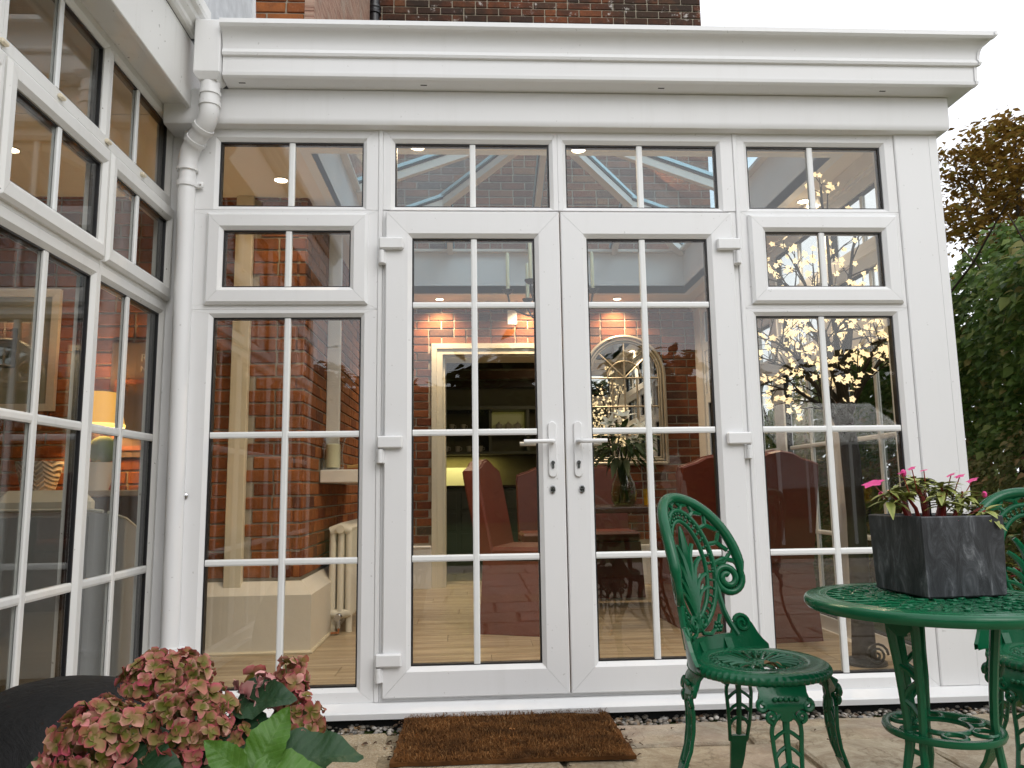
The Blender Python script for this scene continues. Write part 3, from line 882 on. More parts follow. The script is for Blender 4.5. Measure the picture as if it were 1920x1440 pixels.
mb.sweep([[(-1.209 + o, y_, z) for o, z in gp] for y_ in (-3.3, -0.075)]); mb.build('gutter', OW, wing, 20)
mb = MB(); mb.sweep([[(x, y_, z) for x, y_, z in ((-4.7, -3.3, 3.6), (-1.21, -3.3, 2.95), (-1.21, -3.3, 2.99), (-4.7, -3.3, 3.66))], [(x, 1.07, z) for x, z in ((-4.7, 3.6), (-1.21, 2.95), (-1.21, 2.99), (-4.7, 3.66))]]); mb.build('roof', flat_mat('grey slate roof', (0.12, 0.125, 0.13), 0.6, bump=0.3), wing)
mb = MB()
mb.sweep([[(-1.30, 0.10, 2.96), (-1.205, 0.10, 2.96), (-1.205, 0.86, 2.96), (-1.30, 0.86, 2.96)], [(-1.30, 0.04, 4.2), (-1.205, 0.04, 4.2), (-1.205, 0.66, 4.2), (-1.30, 0.66, 4.2)]])
mb.build('roof_verge', flat_mat('weathered white board', (0.55, 0.56, 0.57), 0.6, var=0.35, nscale=14), wing)
mb = MB(); mb.sweep([[(-1.302, 0.862, 2.96), (-1.190, 0.862, 2.96), (-1.190, 0.885, 2.96), (-1.302, 0.885, 2.96)], [(-1.302, 0.662, 4.2), (-1.190, 0.662, 4.2), (-1.190, 0.685, 4.2), (-1.302, 0.685, 4.2)]])
mb.build('verge_trim', M['upvc'], wing)
mb = MB(); mb.box(-4.6, XL - 0.075, -3.3, 0.084, 2.592, 2.65); mb.build('ceiling', M['ceiling'], wing)
mb = MB(); mb.box(-4.75, -4.6, -3.3, 1.07, 0.0, 2.65); mb.box(-4.6, XL - 0.08, -3.45, -3.31, 0.0, 2.65); mb.build('wall', M['plaster'], wing)
mb = MB(); mb.cbox(XL - 0.06, XL + 0.03, -3.3, 0.098, 0.012, 0.058, 0.004); mb.build('sill', OW, wing)
mb = MB(); mb.box(XL - 0.06, XL - 0.01, -3.3, 0.098, -0.3, 0.0115); mb.build('base_course', M['mortar'], wing)

# ------------------------------------------------------------------ white downpipe in the corner
dn = thing('white_downpipe', 'white plastic downpipe with box hopper and swan neck in the inner corner', 'downpipe', (-1.235, 0.0, 0.0))
mb = MB(); mb.cbox(-1.165, -1.056, -0.155, -0.045, 2.665, 2.905, 0.004)
mb.sweep([[(-1.165, -0.155, 2.6645), (-1.056, -0.155, 2.6645), (-1.056, -0.045, 2.6645), (-1.165, -0.045, 2.6645)], [(-1.146, -0.14, 2.640), (-1.07, -0.14, 2.640), (-1.07, -0.06, 2.640), (-1.146, -0.06, 2.640)]])
mb.build('hopper', M['upvc'], dn)
PR = 0.036
A = [(-1.108, -0.100, 2.645), (-1.108, -0.100, 2.52), (-1.112, -0.097, 2.49), (-1.128, -0.085, 2.462), (-1.190, -0.035, 2.400), (-1.212, -0.018, 2.372), (-1.222, -0.010, 2.335), (-1.2235, -0.008, 2.30)]
mb = MB(); mb.tube(A, PR + 0.004, 18); mb.build('swan_neck', M['upvc'], dn, 50)
mb = MB()
def cuff(p, q, r=PR + 0.009):
    mb = MB(); mb.tube([p, q], r, 18); mb.build('pipe_collar', M['upvc'], dn, 50)
cuff((-1.108, -0.100, 2.60), (-1.108, -0.100, 2.585)); cuff((-1.108, -0.100, 2.555), (-1.108, -0.100, 2.535)); cuff((-1.134, -0.080, 2.456), (-1.146, -0.0705, 2.444)); cuff((-1.176, -0.046, 2.414), (-1.188, -0.0365, 2.402)); cuff((-1.2235, -0.008, 2.30), (-1.2235, -0.008, 2.285))
mb = MB(); mb.tube([(-1.2235, -0.008, 2.31), (-1.207, -0.008, 0.02)], PR, 20); mb.build('pipe', M['upvc'], dn, 50)
for z in (2.225, 0.285):
    x = -1.2235 + (2.31 - z) / 2.29 * 0.0165
    mb = MB(); mb.lathe([(PR, z - 0.012), (PR + 0.006, z - 0.012), (PR + 0.007, z), (PR + 0.006, z + 0.012), (PR, z + 0.012)], (x, -0.008, 0), 20)
    mb.cbox(x + 0.03, x + 0.068, -0.008, 0.004, z - 0.014, z + 0.014, 0.003)
    b_ = mb.build('pipe_bracket', M['upvc'], dn, 50)
    mb = MB(); mb.ball((x + 0.056, -0.009, z), 0.005, 8, 4); mb.build('screw', M['steel'], b_)
# ------------------------------------------------------------------ green cast metal furniture
def green_mat():
    t = NT('green gloss paint on cast metal'); p = t.coord()
    n = t.noise(p, 22, 5, 0.6)
    c = t.mix(n, (0.003, 0.072, 0.029), (0.006, 0.115, 0.048))
    g_ = t.ramp(t.noise(p, 70, 4, 0.7), [(0.66, (0, 0, 0)), (0.8, (0.35,) * 3)])
    c = t.mix(g_, c, (0.04, 0.10, 0.065))
    t.bump(t.noise(p, 140, 3, 0.6), 0.12, 0.003)
    return t.set(c, t.ramp(n, [(0.3, (0.14,) * 3), (0.7, (0.24,) * 3)]), spec=0.36)
M['green'] = green_mat()
def green_relief_mat():
    t = NT('green cast relief'); p = t.coord()
    v = t.new('TexVoronoi', feature='DISTANCE_TO_EDGE'); v.inputs['Scale'].default_value = 46; t.link(p, v.inputs['Vector'])
    n = t.noise(p, 60, 3, 0.5, 2.0)
    h = t.math('ADD', t.math('MULTIPLY', v.outputs['Distance'], 3.0), n)
    c = t.mix(t.noise(p, 20, 4), (0.003, 0.074, 0.030), (0.006, 0.118, 0.050))
    t.bump(h, 0.9, 0.006)
    return t.set(c, 0.24, spec=0.5)
M['green_relief'] = green_relief_mat()

def spiral(c, r0, r1, turns, a0, sgn, n=26):
    return [(c[0] + (r0 + (r1 - r0) * k / n) * math.cos(a0 + sgn * 2 * PI * turns * k / n), c[1] + (r0 + (r1 - r0) * k / n) * math.sin(a0 + sgn * 2 * PI * turns * k / n)) for k in range(n + 1)]

def arc2(c, a, b, t0, t1, n=20):
    return [(c[0] + a * math.cos(t0 + (t1 - t0) * k / n), c[1] + b * math.sin(t0 + (t1 - t0) * k / n)) for k in range(n + 1)]

SZ = 0.44
def make_chair(name, label, loc, rotz, group):
    t = thing(name, label, 'garden chair', loc, rotz, group)
    RB, D0, LEAN = 0.235, 0.168, 0.17
    def bp(u, v, w=0.0):
        a = u / RB
        rr_ = RB + w
        return (rr_ * math.sin(a), D0 + LEAN * v - RB + rr_ * math.cos(a), SZ + v)
    def P(path, w=0.0): return [bp(u, v, w) for u, v in path]
    def bt(mb, path, r, flat=(1, 1), n=6, closed=False, w=0.0):
        pp = P(path, w)
        mb.tube(pp, r, n, closed)
    # outer hoop with its two scrolls
    mb = MB()
    hoop = arc2((0, 0.215), 0.196, 0.212, 0, PI, 36)
    right = spiral((0.150, 0.190), 0.047, 0.010, 1.9, 0.35, -1, 40)
    pathR = right[::-1] + hoop[1:-1] + [(-u, v) for u, v in right]
    rad = [0.0102] * len(right) + [0.0160] * len(hoop[1:-1]) + [0.0102] * len(right)
    mb.tube(P(pathR), rad, 8)
    mb.build('back_hoop', M['green'], t, 50, world=False)
    for s_ in (1, -1):
        mb = MB()
        bt(mb, [(s_ * u, v) for u, v in [(0.108, 0.215), (0.122, 0.236), (0.150, 0.245), (0.180, 0.238), (0.192, 0.225)]], 0.0075)
        mb.build('scroll_arm', M['green'], t, 50, world=False)
    # inner oval, two bands with a beaded web between
    for (a, b, r_, nm) in ((0.113, 0.168, 0.0082, 'oval_band'), (0.084, 0.138, 0.0070, 'oval_band')):
        mb = MB(); bt(mb, arc2((0, 0.222), a, b, 0, 2 * PI, 48)[:-1], r_, n=8, closed=True); mb.build(nm, M['green'], t, 50, world=False)
    mb = MB()
    for k in range(40):
        a = 2 * PI * (k + 0.5) / 40
        c_, s_ = math.cos(a), math.sin(a)
        bt(mb, [(0.084 * c_, 0.222 + 0.138 * s_), (0.113 * c_, 0.222 + 0.168 * s_)], 0.0030, n=5)
        for f in (0.36, 0.72):
            q = bp((0.084 + 0.029 * f) * c_, 0.222 + (0.138 + 0.030 * f) * s_, -0.002)
            mb.ball(q, 0.0052, 6, 4)
    tag(mb.build('beaded_band', M['green'], t, 60, world=False), kind='stuff')
    # honeycomb spokes between oval and hoop
    mb_list = []
    n_sp = 9
    for k in range(n_sp + 1):
        a = R(4) + (PI - R(8)) * k / n_sp
        def on_(f, a_): 
            ia, ib, oa, ob_ = 0.113, 0.168, 0.196, 0.212
            u0, v0 = ia * math.cos(a_), 0.222 + ib * math.sin(a_); u1, v1 = oa * math.cos(a_), 0.215 + ob_ * math.sin(a_)
            return (u0 + (u1 - u0) * f, v0 + (v1 - v0) * f)
        st = (PI - R(8)) / n_sp / 2
        mb = MB()
        bt(mb, [on_(0.0, a), on_(0.42, a)], 0.0072)
        if a + st < PI: bt(mb, [on_(0.42, a), on_(0.72, a + st * 0.82)], 0.0068)
        if a - st > 0: bt(mb, [on_(0.42, a), on_(0.72, a - st * 0.82)], 0.0068)
        if k < n_sp: bt(mb, [on_(0.72, a + st * 0.92), on_(1.0, a + st)], 0.0072)
        mb.build('honeycomb_spoke', M['green'], t, 50, world=False)
    # palm leaf plume
    def leaf_path(u0, v0, u1, v1, bend, curl):
        pts = []
        for k in range(11):
            q = k / 10
            u = u0 + (u1 - u0) * q ** 1.6 + bend * math.sin(PI * q); v = v0 + (v1 - v0) * q
            if q > 0.8: u += curl * (q - 0.8) * 5 * 0.5; v -= abs(curl) * ((q - 0.8) * 5) ** 2 * 0.35
            pts.append((u, v))
        return pts
    for s_ in (1, -1):
        for (u1, v1, cu, r_) in ((0.030, 0.300, 0.024, 0.0115), (0.052, 0.262, 0.028, 0.0105), (0.062, 0.215, 0.028, 0.0095), (0.068, 0.178, 0.026, 0.0085)):
            mb = MB()
            pp = leaf_path(0.004 * s_, 0.072, u1 * s_, v1, -0.006 * s_, cu * s_)
            rr_ = [r_ * (0.62 + 0.55 * math.sin(PI * min(1, k / 10 * 0.9 + 0.1))) for k in range(11)]
            mb.tube(P(pp, -0.003), rr_, 6)
            for f in (6, 8):
                mb.tube(P([pp[f], (pp[f][0] + s_ * 0.014, pp[f][1] + 0.020)], -0.003), [rr_[f] * 0.8, 0.003], 5)
            mb.build('plume_leaf', M['green'], t, 50, world=False)
    mb = MB()
    pp = leaf_path(0, 0.06, 0, 0.345, 0, 0)
    mb.tube(P(pp, -0.004), [0.012, 0.010, 0.009, 0.009, 0.010, 0.011, 0.013, 0.015, 0.014, 0.010, 0.004], 7)
    mb.build('plume_leaf', M['green'], t, 50, world=False)
    # foot of the back: side stays, small scrolls, apron band
    for s_ in (1, -1):
        mb = MB(); mb.tube(P([(s_ * u, v) for u, v in [(0.112, 0.235), (0.111, 0.19), (0.112, 0.14), (0.118, 0.10), (0.130, 0.065), (0.148, 0.03)]]), [0.007, 0.0085, 0.009, 0.009, 0.0085, 0.008], 7); mb.build('side_stay', M['green'], t, 50, world=False)
        mb = MB(); mb.tube(P([(s_ * u, v) for u, v in spiral((0.024, 0.075), 0.020, 0.005, 1.3, PI, -1, 22)], -0.006), 0.0068, 7); mb.tube(P([(s_ * 0.004, 0.075), (s_ * 0.02, 0.045), (s_ * 0.055, 0.04), (s_ * 0.085, 0.06), (s_ * 0.10, 0.09)], -0.004), 0.0065, 6); mb.build('base_scroll', M['green'], t, 50, world=False)
        mb = MB(); mb.tube(P([(s_ * u, v) for u, v in spiral((0.166, 0.062), 0.026, 0.005, 1.6, PI * 0.9, -1, 26)], -0.004), 0.0062, 7); mb.build('apron_scroll', M['green'], t, 50, world=False)
        mb = MB()
        for k in range(6):
            a = 2 * PI * k / 6
            mb.ball(bp(s_ * (0.083 + 0.011 * math.cos(a)), 0.058 + 0.011 * math.sin(a), -0.007), 0.0068, 6, 4)
        mb.ball(bp(s_ * 0.083, 0.058, -0.009), 0.006, 6, 4)
        mb.build('rosette', M['green'], t, 60, world=False)
    mb = MB()
    prof_u = [-0.232 + 0.464 * k / 40 for k in range(41)]
    def top_v(u):
        b = abs(u)
        v = 0.036
        if b > 0.135: v = 0.036 + 0.052 * max(0, 1 - ((b - 0.168) / 0.040) ** 2) if abs(b - 0.168) < 0.040 else (0.036 if b < 0.168 else max(0.004, 0.040 - (b - 0.205) * 1.5))
        return v
    for (a, b) in zip(prof_u, prof_u[1:]):
        q = [bp(a, -0.012, -0.004), bp(b, -0.012, -0.004), bp(b, top_v(b), -0.004), bp(a, top_v(a), -0.004)]
        q2 = [bp(a, -0.012, 0.006), bp(b, -0.012, 0.006), bp(b, top_v(b), 0.006), bp(a, top_v(a), 0.006)]
        mb.face(q); mb.face(q2[::-1]); mb.face([q[2], q[3], q2[3], q2[2]])
    mb.build('back_apron', M['green'], t, 40, world=False)
    for u in (-0.11, 0.0, 0.11):
        mb = MB(); mb.sweep([[bp(u + a, 0.030 * q - 0.004, -0.005 - 0.010 * (1 - q)) for a in (-0.012, 0.012)] + [bp(u + a, 0.030 * q - 0.004, 0.0) for a in (0.012, -0.012)] for q in (0.0, 1.0)]); mb.build('lug', M['green'], t, world=False)
    # seat
    Rs = 0.180
    mb = MB()
    prof = [(0.126, SZ - 0.010), (0.126, SZ - 0.002), (0.130, SZ), (0.150, SZ + 0.001), (0.168, SZ - 0.0005), (0.176, SZ - 0.005), (Rs + 0.002, SZ - 0.012), (Rs + 0.003, SZ - 0.020), (Rs - 0.002, SZ - 0.027), (Rs - 0.010, SZ - 0.030), (Rs - 0.012, SZ - 0.018), (0.126, SZ - 0.010)]
    rings = []
    for k in range(192):
        a = 2 * PI * k / 192
        wv = 0.0028 if k % 3 == 0 else -0.0008
        rings.append([((r_ + (wv if 5 <= j <= 8 else 0)) * math.cos(a), (r_ + (wv if 5 <= j <= 8 else 0)) * math.sin(a), z) for j, (r_, z) in enumerate(prof)])
    mb.sweep(rings, False, True, False)
    mb.build('seat_rim', M['green'], t, 40, world=False)
    mb = MB(); mb.lathe([(0.0, SZ - 0.003), (0.020, SZ - 0.003), (0.023, SZ - 0.005), (0.038, SZ - 0.005), (0.042, SZ - 0.007), (0.038, SZ - 0.012), (0.0, SZ - 0.012)], n=28); mb.build('seat_boss', M['green_relief'], t, 40, world=False)
    for k in range(22):
        a = 2 * PI * k / 22
        mb = MB(); mb.tube([(0.036 * math.cos(a), 0.036 * math.sin(a), SZ - 0.006), (0.080 * math.cos(a), 0.080 * math.sin(a), SZ - 0.001), (0.104 * math.cos(a), 0.104 * math.sin(a), SZ - 0.003)], [0.0028, 0.0050, 0.0062], 6); mb.build('seat_spoke', M['green'], t, 50, world=False)
    mb = MB()
    mb.lathe([(0.102, SZ - 0.010), (0.102, SZ - 0.003), (0.106, SZ - 0.001), (0.122, SZ - 0.001), (0.1265, SZ - 0.003), (0.1265, SZ - 0.010), (0.102, SZ - 0.010)], n=48)
    for k in range(48):
        a = 2 * PI * k / 48
        mb.ball((0.114 * math.cos(a), 0.114 * math.sin(a), SZ - 0.003), 0.0055, 6, 4, (1, 1, 0.8))
    mb.build('seat_band', M['green_relief'], t, 50, world=False)
    # four cabriole legs with pierced chevrons
    for ang in (45, 135, 225, 315):
        a = R(ang) + PI
        er = Vector((math.cos(a), math.sin(a), 0)); et = Vector((-math.sin(a), math.cos(a), 0))
        def rz(z):
            pts = [(0.425, 0.156), (0.39, 0.182), (0.345, 0.190), (0.29, 0.185), (0.22, 0.196), (0.12, 0.232), (0.04, 0.278), (0.0, 0.300)]
            for (z0, r0), (z1, r1) in zip(pts, pts[1:]):
                if z <= z0 and z >= z1: q = (z0 - z) / (z0 - z1); q = q * q * (3 - 2 * q) * 0.35 + q * 0.65; return r0 + (r1 - r0) * q
            return pts[0][1]
        def lp(x, z, w=0.0):
            d = er * (rz(z) + w) + et * x
            return (d.x, d.y, z)
        mb = MB()
        def st(path, r, n=6):
            mb.tube([lp(x, z) for x, z in path], r, n)
        st([(0, 0.42), (0, 0.36), (0, 0.30), (0, 0.24), (0, 0.19)], [0.010, 0.0095, 0.008, 0.0075, 0.008], 7)
        for s_ in (1, -1):
            st([(s_ * x, z) for x, z in [(0.034, 0.328), (0.036, 0.31), (0.033, 0.27), (0.029, 0.22), (0.024, 0.17)]], 0.0055)
            st([(s_ * x, z) for x, z in [(0.008, 0.372), (0.016, 0.350), (0.028, 0.340), (0.034, 0.328)]], 0.0065)
            for zc in (0.305, 0.268, 0.231):
                st([(0, zc + 0.012), (s_ * 0.018, zc + 0.001), (s_ * (0.034 - (0.305 - zc) * 0.10), zc - 0.012)], 0.0048)
            mb.tube([lp(s_ * u, z, 0.004) for u, z in spiral((0.036, 0.348), 0.013, 0.003, 1.2, -PI / 2, 1, 16)], 0.0055, 6)
        outline = [(-0.024, 0.186), (0.0, 0.205), (0.024, 0.186), (0.021, 0.13), (0.016, 0.07), (0.013, 0.03), (0.020, 0.010), (0.020, 0.0), (-0.020, 0.0), (-0.020, 0.010), (-0.013, 0.03), (-0.016, 0.07), (-0.021, 0.13)]
        mid = [z for x, z in outline[2:8]]
        for w_ in ((-0.007, 0.007),):
            rows_ = [(0.024, 0.186), (0.0225, 0.16), (0.021, 0.13), (0.0185, 0.10), (0.016, 0.07), (0.0145, 0.05), (0.013, 0.03), (0.020, 0.012), (0.021, 0.0)]
            mb.sweep([[lp(-x, z, -0.007), lp(x, z, -0.007), lp(x, z, 0.005), lp(0, z, 0.011), lp(-x, z, 0.005)] for x, z in rows_])
        mb.build('leg', M['green'], t, 50, world=False)
        mb = MB()
        wing_ = [(-0.060, 0.420), (0.060, 0.420), (0.057, 0.395), (0.066, 0.375), (0.062, 0.352), (0.050, 0.362), (0.034, 0.372), (0.018, 0.352), (0.010, 0.335), (-0.010, 0.335), (-0.018, 0.352), (-0.034, 0.372), (-0.050, 0.362), (-0.062, 0.352), (-0.066, 0.375), (-0.057, 0.395)]
        rows_ = [(0.062, 0.422), (0.058, 0.40), (0.064, 0.380), (0.050, 0.368), (0.024, 0.358), (0.012, 0.338)]
        mb.sweep([[lp(-x, z, -0.006), lp(x, z, -0.006), lp(x, z, 0.004), lp(0, z, 0.012), lp(-x, z, 0.004)] for x, z in rows_])
        for s_ in (1, -1):
            mb.tube([lp(s_ * u, z, 0.003) for u, z in spiral((0.055, 0.372), 0.014, 0.004, 1.1, PI / 2, -1, 14)], 0.006, 6)
        for k in range(5): mb.ball(lp(-0.026 + 0.013 * k, 0.388, 0.013), 0.0065, 6, 4)
        mb.build('leg_knee', M['green'], t, 50, world=False)
    return t

make_chair('garden_chair', 'green cast metal chair with pierced oval back standing in front of the right door', (0.757, -1.14, 0.0), R(43), 'green cast metal garden chairs')
make_chair('garden_chair', 'green cast metal chair at the right edge, half hidden behind the round table', (1.585, -1.176, 0.0), R(-22), 'green cast metal garden chairs')

# round table
TZ, TR_ = 0.64, 0.276
tb = thing('garden_table', 'round green cast metal table with relief top and open lower shelf', 'garden table', (1.057, -1.463, 0))
mb = MB(); mb.lathe([(0.0, TZ - 0.002), (0.225, TZ - 0.002), (0.225, TZ - 0.012), (0.0, TZ - 0.012)], n=64); mb.build('table_top', M['green_relief'], tb, 40, world=False)
mb = MB(); mb.lathe([(0.224, TZ - 0.010), (0.226, TZ), (0.232, TZ + 0.001), (0.236, TZ - 0.001), (0.240, TZ + 0.001), (0.252, TZ + 0.001), (0.255, TZ - 0.001), (0.268, TZ), (TR_ - 0.002, TZ - 0.003), (TR_ + 0.001, TZ - 0.008), (TR_ + 0.001, TZ - 0.018), (TR_ - 0.005, TZ - 0.026), (TR_ - 0.012, TZ - 0.026), (TR_ - 0.014, TZ - 0.012), (0.224, TZ - 0.010)], n=96); mb.build('table_rim', M['green'], tb, 40, world=False)
mb = MB()
for ring, n in ((0.06, 10), (0.11, 18), (0.16, 26), (0.20, 32)):
    for k in range(n):
        a = 2 * PI * (k + rnd.uniform(-0.1, 0.1)) / n
        c = (ring * math.cos(a), ring * math.sin(a)); e = rnd.uniform(0, PI)
        mb.tube([(c[0] + 0.011 * math.cos(e + q) * (1 - q * 0.13), c[1] + 0.011 * math.sin(e + q) * (1 - q * 0.13), TZ - 0.001) for q in (0, 0.9, 1.8, 2.7, 3.6, 4.5)], 0.0035, 5)
        mb.tube([(c[0] * 0.9 - 0.012 * math.sin(a), c[1] * 0.9 + 0.012 * math.cos(a), TZ - 0.001), (c[0] * 1.05, c[1] * 1.05, TZ), (c[0] * 1.12 + 0.010 * math.sin(a), c[1] * 1.12 - 0.01 * math.cos(a), TZ - 0.001)], 0.003, 5)
tag(mb.build('table_relief', M['green'], tb, 60, world=False), kind='stuff')
SHZ = 0.355
for ang in (207, 327, 87):
    a = R(ang); er = Vector((math.cos(a), math.sin(a), 0)); et = Vector((-math.sin(a), math.cos(a), 0))
    def lp(x, z):
        pts = [(TZ - 0.012, 0.125), (0.52, 0.112), (0.42, 0.102), (0.355, 0.100), (0.26, 0.112), (0.14, 0.158), (0.05, 0.215), (0.0, 0.245)]
        r_ = pts[-1][1]
        for (z0, r0), (z1, r1) in zip(pts, pts[1:]):
            if z1 <= z <= z0: r_ = r0 + (r1 - r0) * (z0 - z) / (z0 - z1); break
        d = er * r_ + et * x
        return (d.x, d.y, z)
    mb = MB()
    for s_ in (1, -1):
        mb.tube([lp(s_ * x, z) for x, z in [(0.026, TZ - 0.012), (0.030, 0.58), (0.024, 0.50), (0.022, 0.44), (0.018, 0.38), (0.016, 0.33), (0.024, 0.26), (0.028, 0.18), (0.022, 0.10), (0.012, 0.04), (0.012, 0.0)]], [0.0105, 0.010, 0.0095, 0.009, 0.009, 0.009, 0.009, 0.009, 0.009, 0.009, 0.011], 7)
    for (x0, z0, x1, z1) in ((-0.024, 0.50, 0.022, 0.47), (0.022, 0.47, -0.021, 0.425), (-0.021, 0.425, 0.018, 0.39), (0.022, 0.27, -0.026, 0.235), (-0.026, 0.235, 0.028, 0.19), (0.028, 0.19, -0.024, 0.14), (-0.024, 0.14, 0.018, 0.09)):
        mb.tube([lp(x0, z0), lp((x0 + x1) / 2, (z0 + z1) / 2 + 0.006), lp(x1, z1)], 0.0065, 6)
    mb.sweep([[lp(-x, z), lp(x, z), tuple(Vector(lp(x, z)) + er * 0.010), tuple(Vector(lp(-x, z)) + er * 0.010)] for x, z in ((0.030, TZ - 0.013), (0.031, 0.585), (0.010, 0.565))])
    mb.build('table_leg', M['green'], tb, 50, world=False)
mb = MB(); mb.lathe([(0.108, SHZ), (0.114, SHZ + 0.004), (0.124, SHZ + 0.003), (0.126, SHZ - 0.004), (0.122, SHZ - 0.012), (0.110, SHZ - 0.010), (0.108, SHZ)], n=48); mb.build('shelf_ring', M['green'], tb, 50, world=False)
for (a_, c_) in ((0.055, (0, 0)),):
    mb = MB(); mb.tube([(0.058 * math.cos(q), 0.058 * math.sin(q), SHZ) for q in [2 * PI * k / 28 for k in range(28)]], 0.0062, 6, True); mb.build('shelf_ring', M['green'], tb, 50, world=False)
for k in range(6):
    a = 2 * PI * k / 6 + 0.25
    mb = MB(); mb.tube([(0.084 * math.cos(a) + 0.024 * math.cos(q), 0.084 * math.sin(a) + 0.024 * math.sin(q), SHZ) for q in [2 * PI * j / 16 for j in range(16)]], 0.0052, 6, True); mb.build('shelf_loop', M['green'], tb, 50, world=False)

# slate-grey planter on the table
def slate_mat():
    t = NT('dark slate finish'); p = t.coord()
    n = t.noise(t.coord('Object', (1, 1, 0.35)), 26, 7, 0.7, 1.2)
    c = t.ramp(n, [(0.34, (0.014, 0.015, 0.018)), (0.48, (0.032, 0.034, 0.038)), (0.58, (0.060, 0.064, 0.071)), (0.70, (0.17, 0.175, 0.185))])
    t.bump(n, 0.45, 0.004)
    return t.set(c, 0.5, spec=0.4)
M['slate'] = slate_mat()
PT = TZ + 0.0015
pl = thing('planter', 'square dark slate-effect planter turned cornerwise on the green table', 'planter', (1.112, -1.405, PT), R(5))
mb = MB()
def sq(h, z, tw=0.0): return [(-h, -h * 0.98, z), (h, -h * 0.98, z), (h, h * 0.98, z), (-h, h * 0.98, z)]
mb.sweep([sq(0.094, 0.0), sq(0.098, 0.004), sq(0.103, 0.168), sq(0.103, 0.180), sq(0.101, 0.183), sq(0.093, 0.183), sq(0.090, 0.178), sq(0.088, 0.155)], caps=False)
mb.face(sq(0.094, 0.0)[::-1])
mb.build('planter_box', M['slate'], pl, world=False)
mb = MB(); mb.box(-0.089, 0.089, -0.087, 0.087, 0.12, 0.158); mb.build('soil', flat_mat('potting soil', (0.03, 0.02, 0.013), 0.95, nscale=60, bump=0.8), pl, world=False)

def leaf_attr_mat(name, base, tip, vein, rough=0.45, trans=0.15):
    t = NT(name)
    at = t.new('Attribute'); at.attribute_name = 't'
    r = t.rand()
    c = t.mix(r, base, tuple(min(1, x * 1.5) for x in base))
    c = t.mix(at.outputs['Fac'], c, tip)
    n = t.noise(t.coord(), 70, 3, 0.6)
    c = t.mix(t.ramp(n, [(0.55, (0, 0, 0)), (0.8, (0.5,) * 3)]), c, vein)
    t.bump(n, 0.25, 0.002)
    t.set(c, rough, spec=0.35)
    return t.m
M['impatiens'] = leaf_attr_mat('variegated impatiens leaf', (0.13, 0.165, 0.03), (0.34, 0.35, 0.10), (0.42, 0.42, 0.20))
M['stem_red'] = flat_mat('fleshy red stem', (0.26, 0.035, 0.028), 0.35, var=0.3)
M['pink'] = flat_mat('hot pink petal', (0.62, 0.03, 0.22), 0.5, var=0.2)
def blade(mb, base, d, n, L, Wd, droop=0.25, seg=4, fold=0.25, tv=(0.0, 1.0), shape=0.8):
    """one leaf: d direction, n up; t runs from base to tip"""
    d = Vector(d).normalized(); n = Vector(n); n = (n - d * n.dot(d)); n = n.normalized() if n.length > 1e-5 else d.orthogonal().normalized(); s_ = d.cross(n)
    rows = []
    for k in range(seg + 1):
        q = k / seg
        w = Wd * (math.sin(PI * min(1, q ** shape * 0.93 + 0.05))) * 0.5
        c = Vector(base) + d * (L * q) - n * (droop * L * q * q)
        row = [c - s_ * w + n * (fold * w), c, c + s_ * w + n * (fold * w)]
        i = len(mb.v)
        mb.v += [tuple(p) for p in row]
        if mb.use_attr: mb.attr += [tv[1], tv[0], tv[1]]
        if rows:
            a = rows[-1]
            mb.f.append([a, a + 1, i + 1, i]); mb.f.append([a + 1, a + 2, i + 2, i + 1])
        rows.append(i)

ip = thing('impatiens_plant', 'leggy impatiens with pink flowers and yellowing leaves in the slate planter', 'plant', (1.105, -1.405, PT + 0.158))
lm = []
for k in range(4):
    mb = MB(); mb.use_attr = True
    blade(mb, (0, 0, 0), (1, 0, 0), (0, 0, 1), 0.036, 0.0155, 0.3 + 0.12 * k, 4, 0.3, (0.1, 0.9))
    lm.append(mb.mesh('leaf', M['impatiens'], 60, recalc=False))
fm = MB()
for k in range(5):
    a = 2 * PI * k / 5
    blade(fm, (0, 0, 0), (math.cos(a), math.sin(a), 0.15), (0, 0, 1), 0.022, 0.022, 0.1, 3, 0.1, shape=0.6)
fmm = fm.mesh('flower', M['pink'], 60, recalc=False)
rp = random.Random(11)
def place_dir(name, me, par, p, d, up, sc_=1.0):
    d = Vector(d).normalized(); up = Vector(up)
    s_ = up.cross(d); s_ = s_.normalized() if s_.length > 1e-5 else d.orthogonal().normalized()
    u_ = d.cross(s_)
    mat = Matrix((d, s_, u_)).transposed()
    o = link_mesh(name, me, par, p)
    o.rotation_euler = mat.to_euler()
    o.scale = (sc_,) * 3
    return o
tips = [(-0.115, -0.03, 0.085), (-0.085, -0.05, 0.075), (-0.045, -0.03, 0.105), (-0.025, 0.02, 0.115), (0.01, -0.04, 0.100), (0.035, 0.0, 0.095), (0.055, -0.05, 0.080), (0.075, -0.01, 0.060), (0.10, -0.06, 0.035), (-0.06, 0.04, 0.09), (0.06, 0.05, 0.085), (-0.01, -0.07, 0.07), (0.115, -0.03, 0.045), (0.02, 0.06, 0.11)]
for tp in tips:
    b = (tp[0] * 0.45 + rp.uniform(-0.012, 0.012), tp[1] * 0.45 + rp.uniform(-0.012, 0.012), -0.004)
    mb = MB(); mb.tube([b, ((b[0] + tp[0]) / 2 + 0.006, (b[1] + tp[1]) / 2, tp[2] * 0.55), tp], [0.006, 0.0045, 0.0025], 6); mb.build('stem', M['stem_red'], ip, 60, world=False)
    for k in range(17):
        a = rp.uniform(0, 2 * PI); el = rp.uniform(-0.25, 0.75)
        p = Vector(tp) - Vector((0, 0, rp.uniform(0, 0.028)))
        place_dir('leaf', lm[k % 4], ip, p, (math.cos(a), math.sin(a), el), (0, 0, 1), rp.uniform(0.8, 1.35))
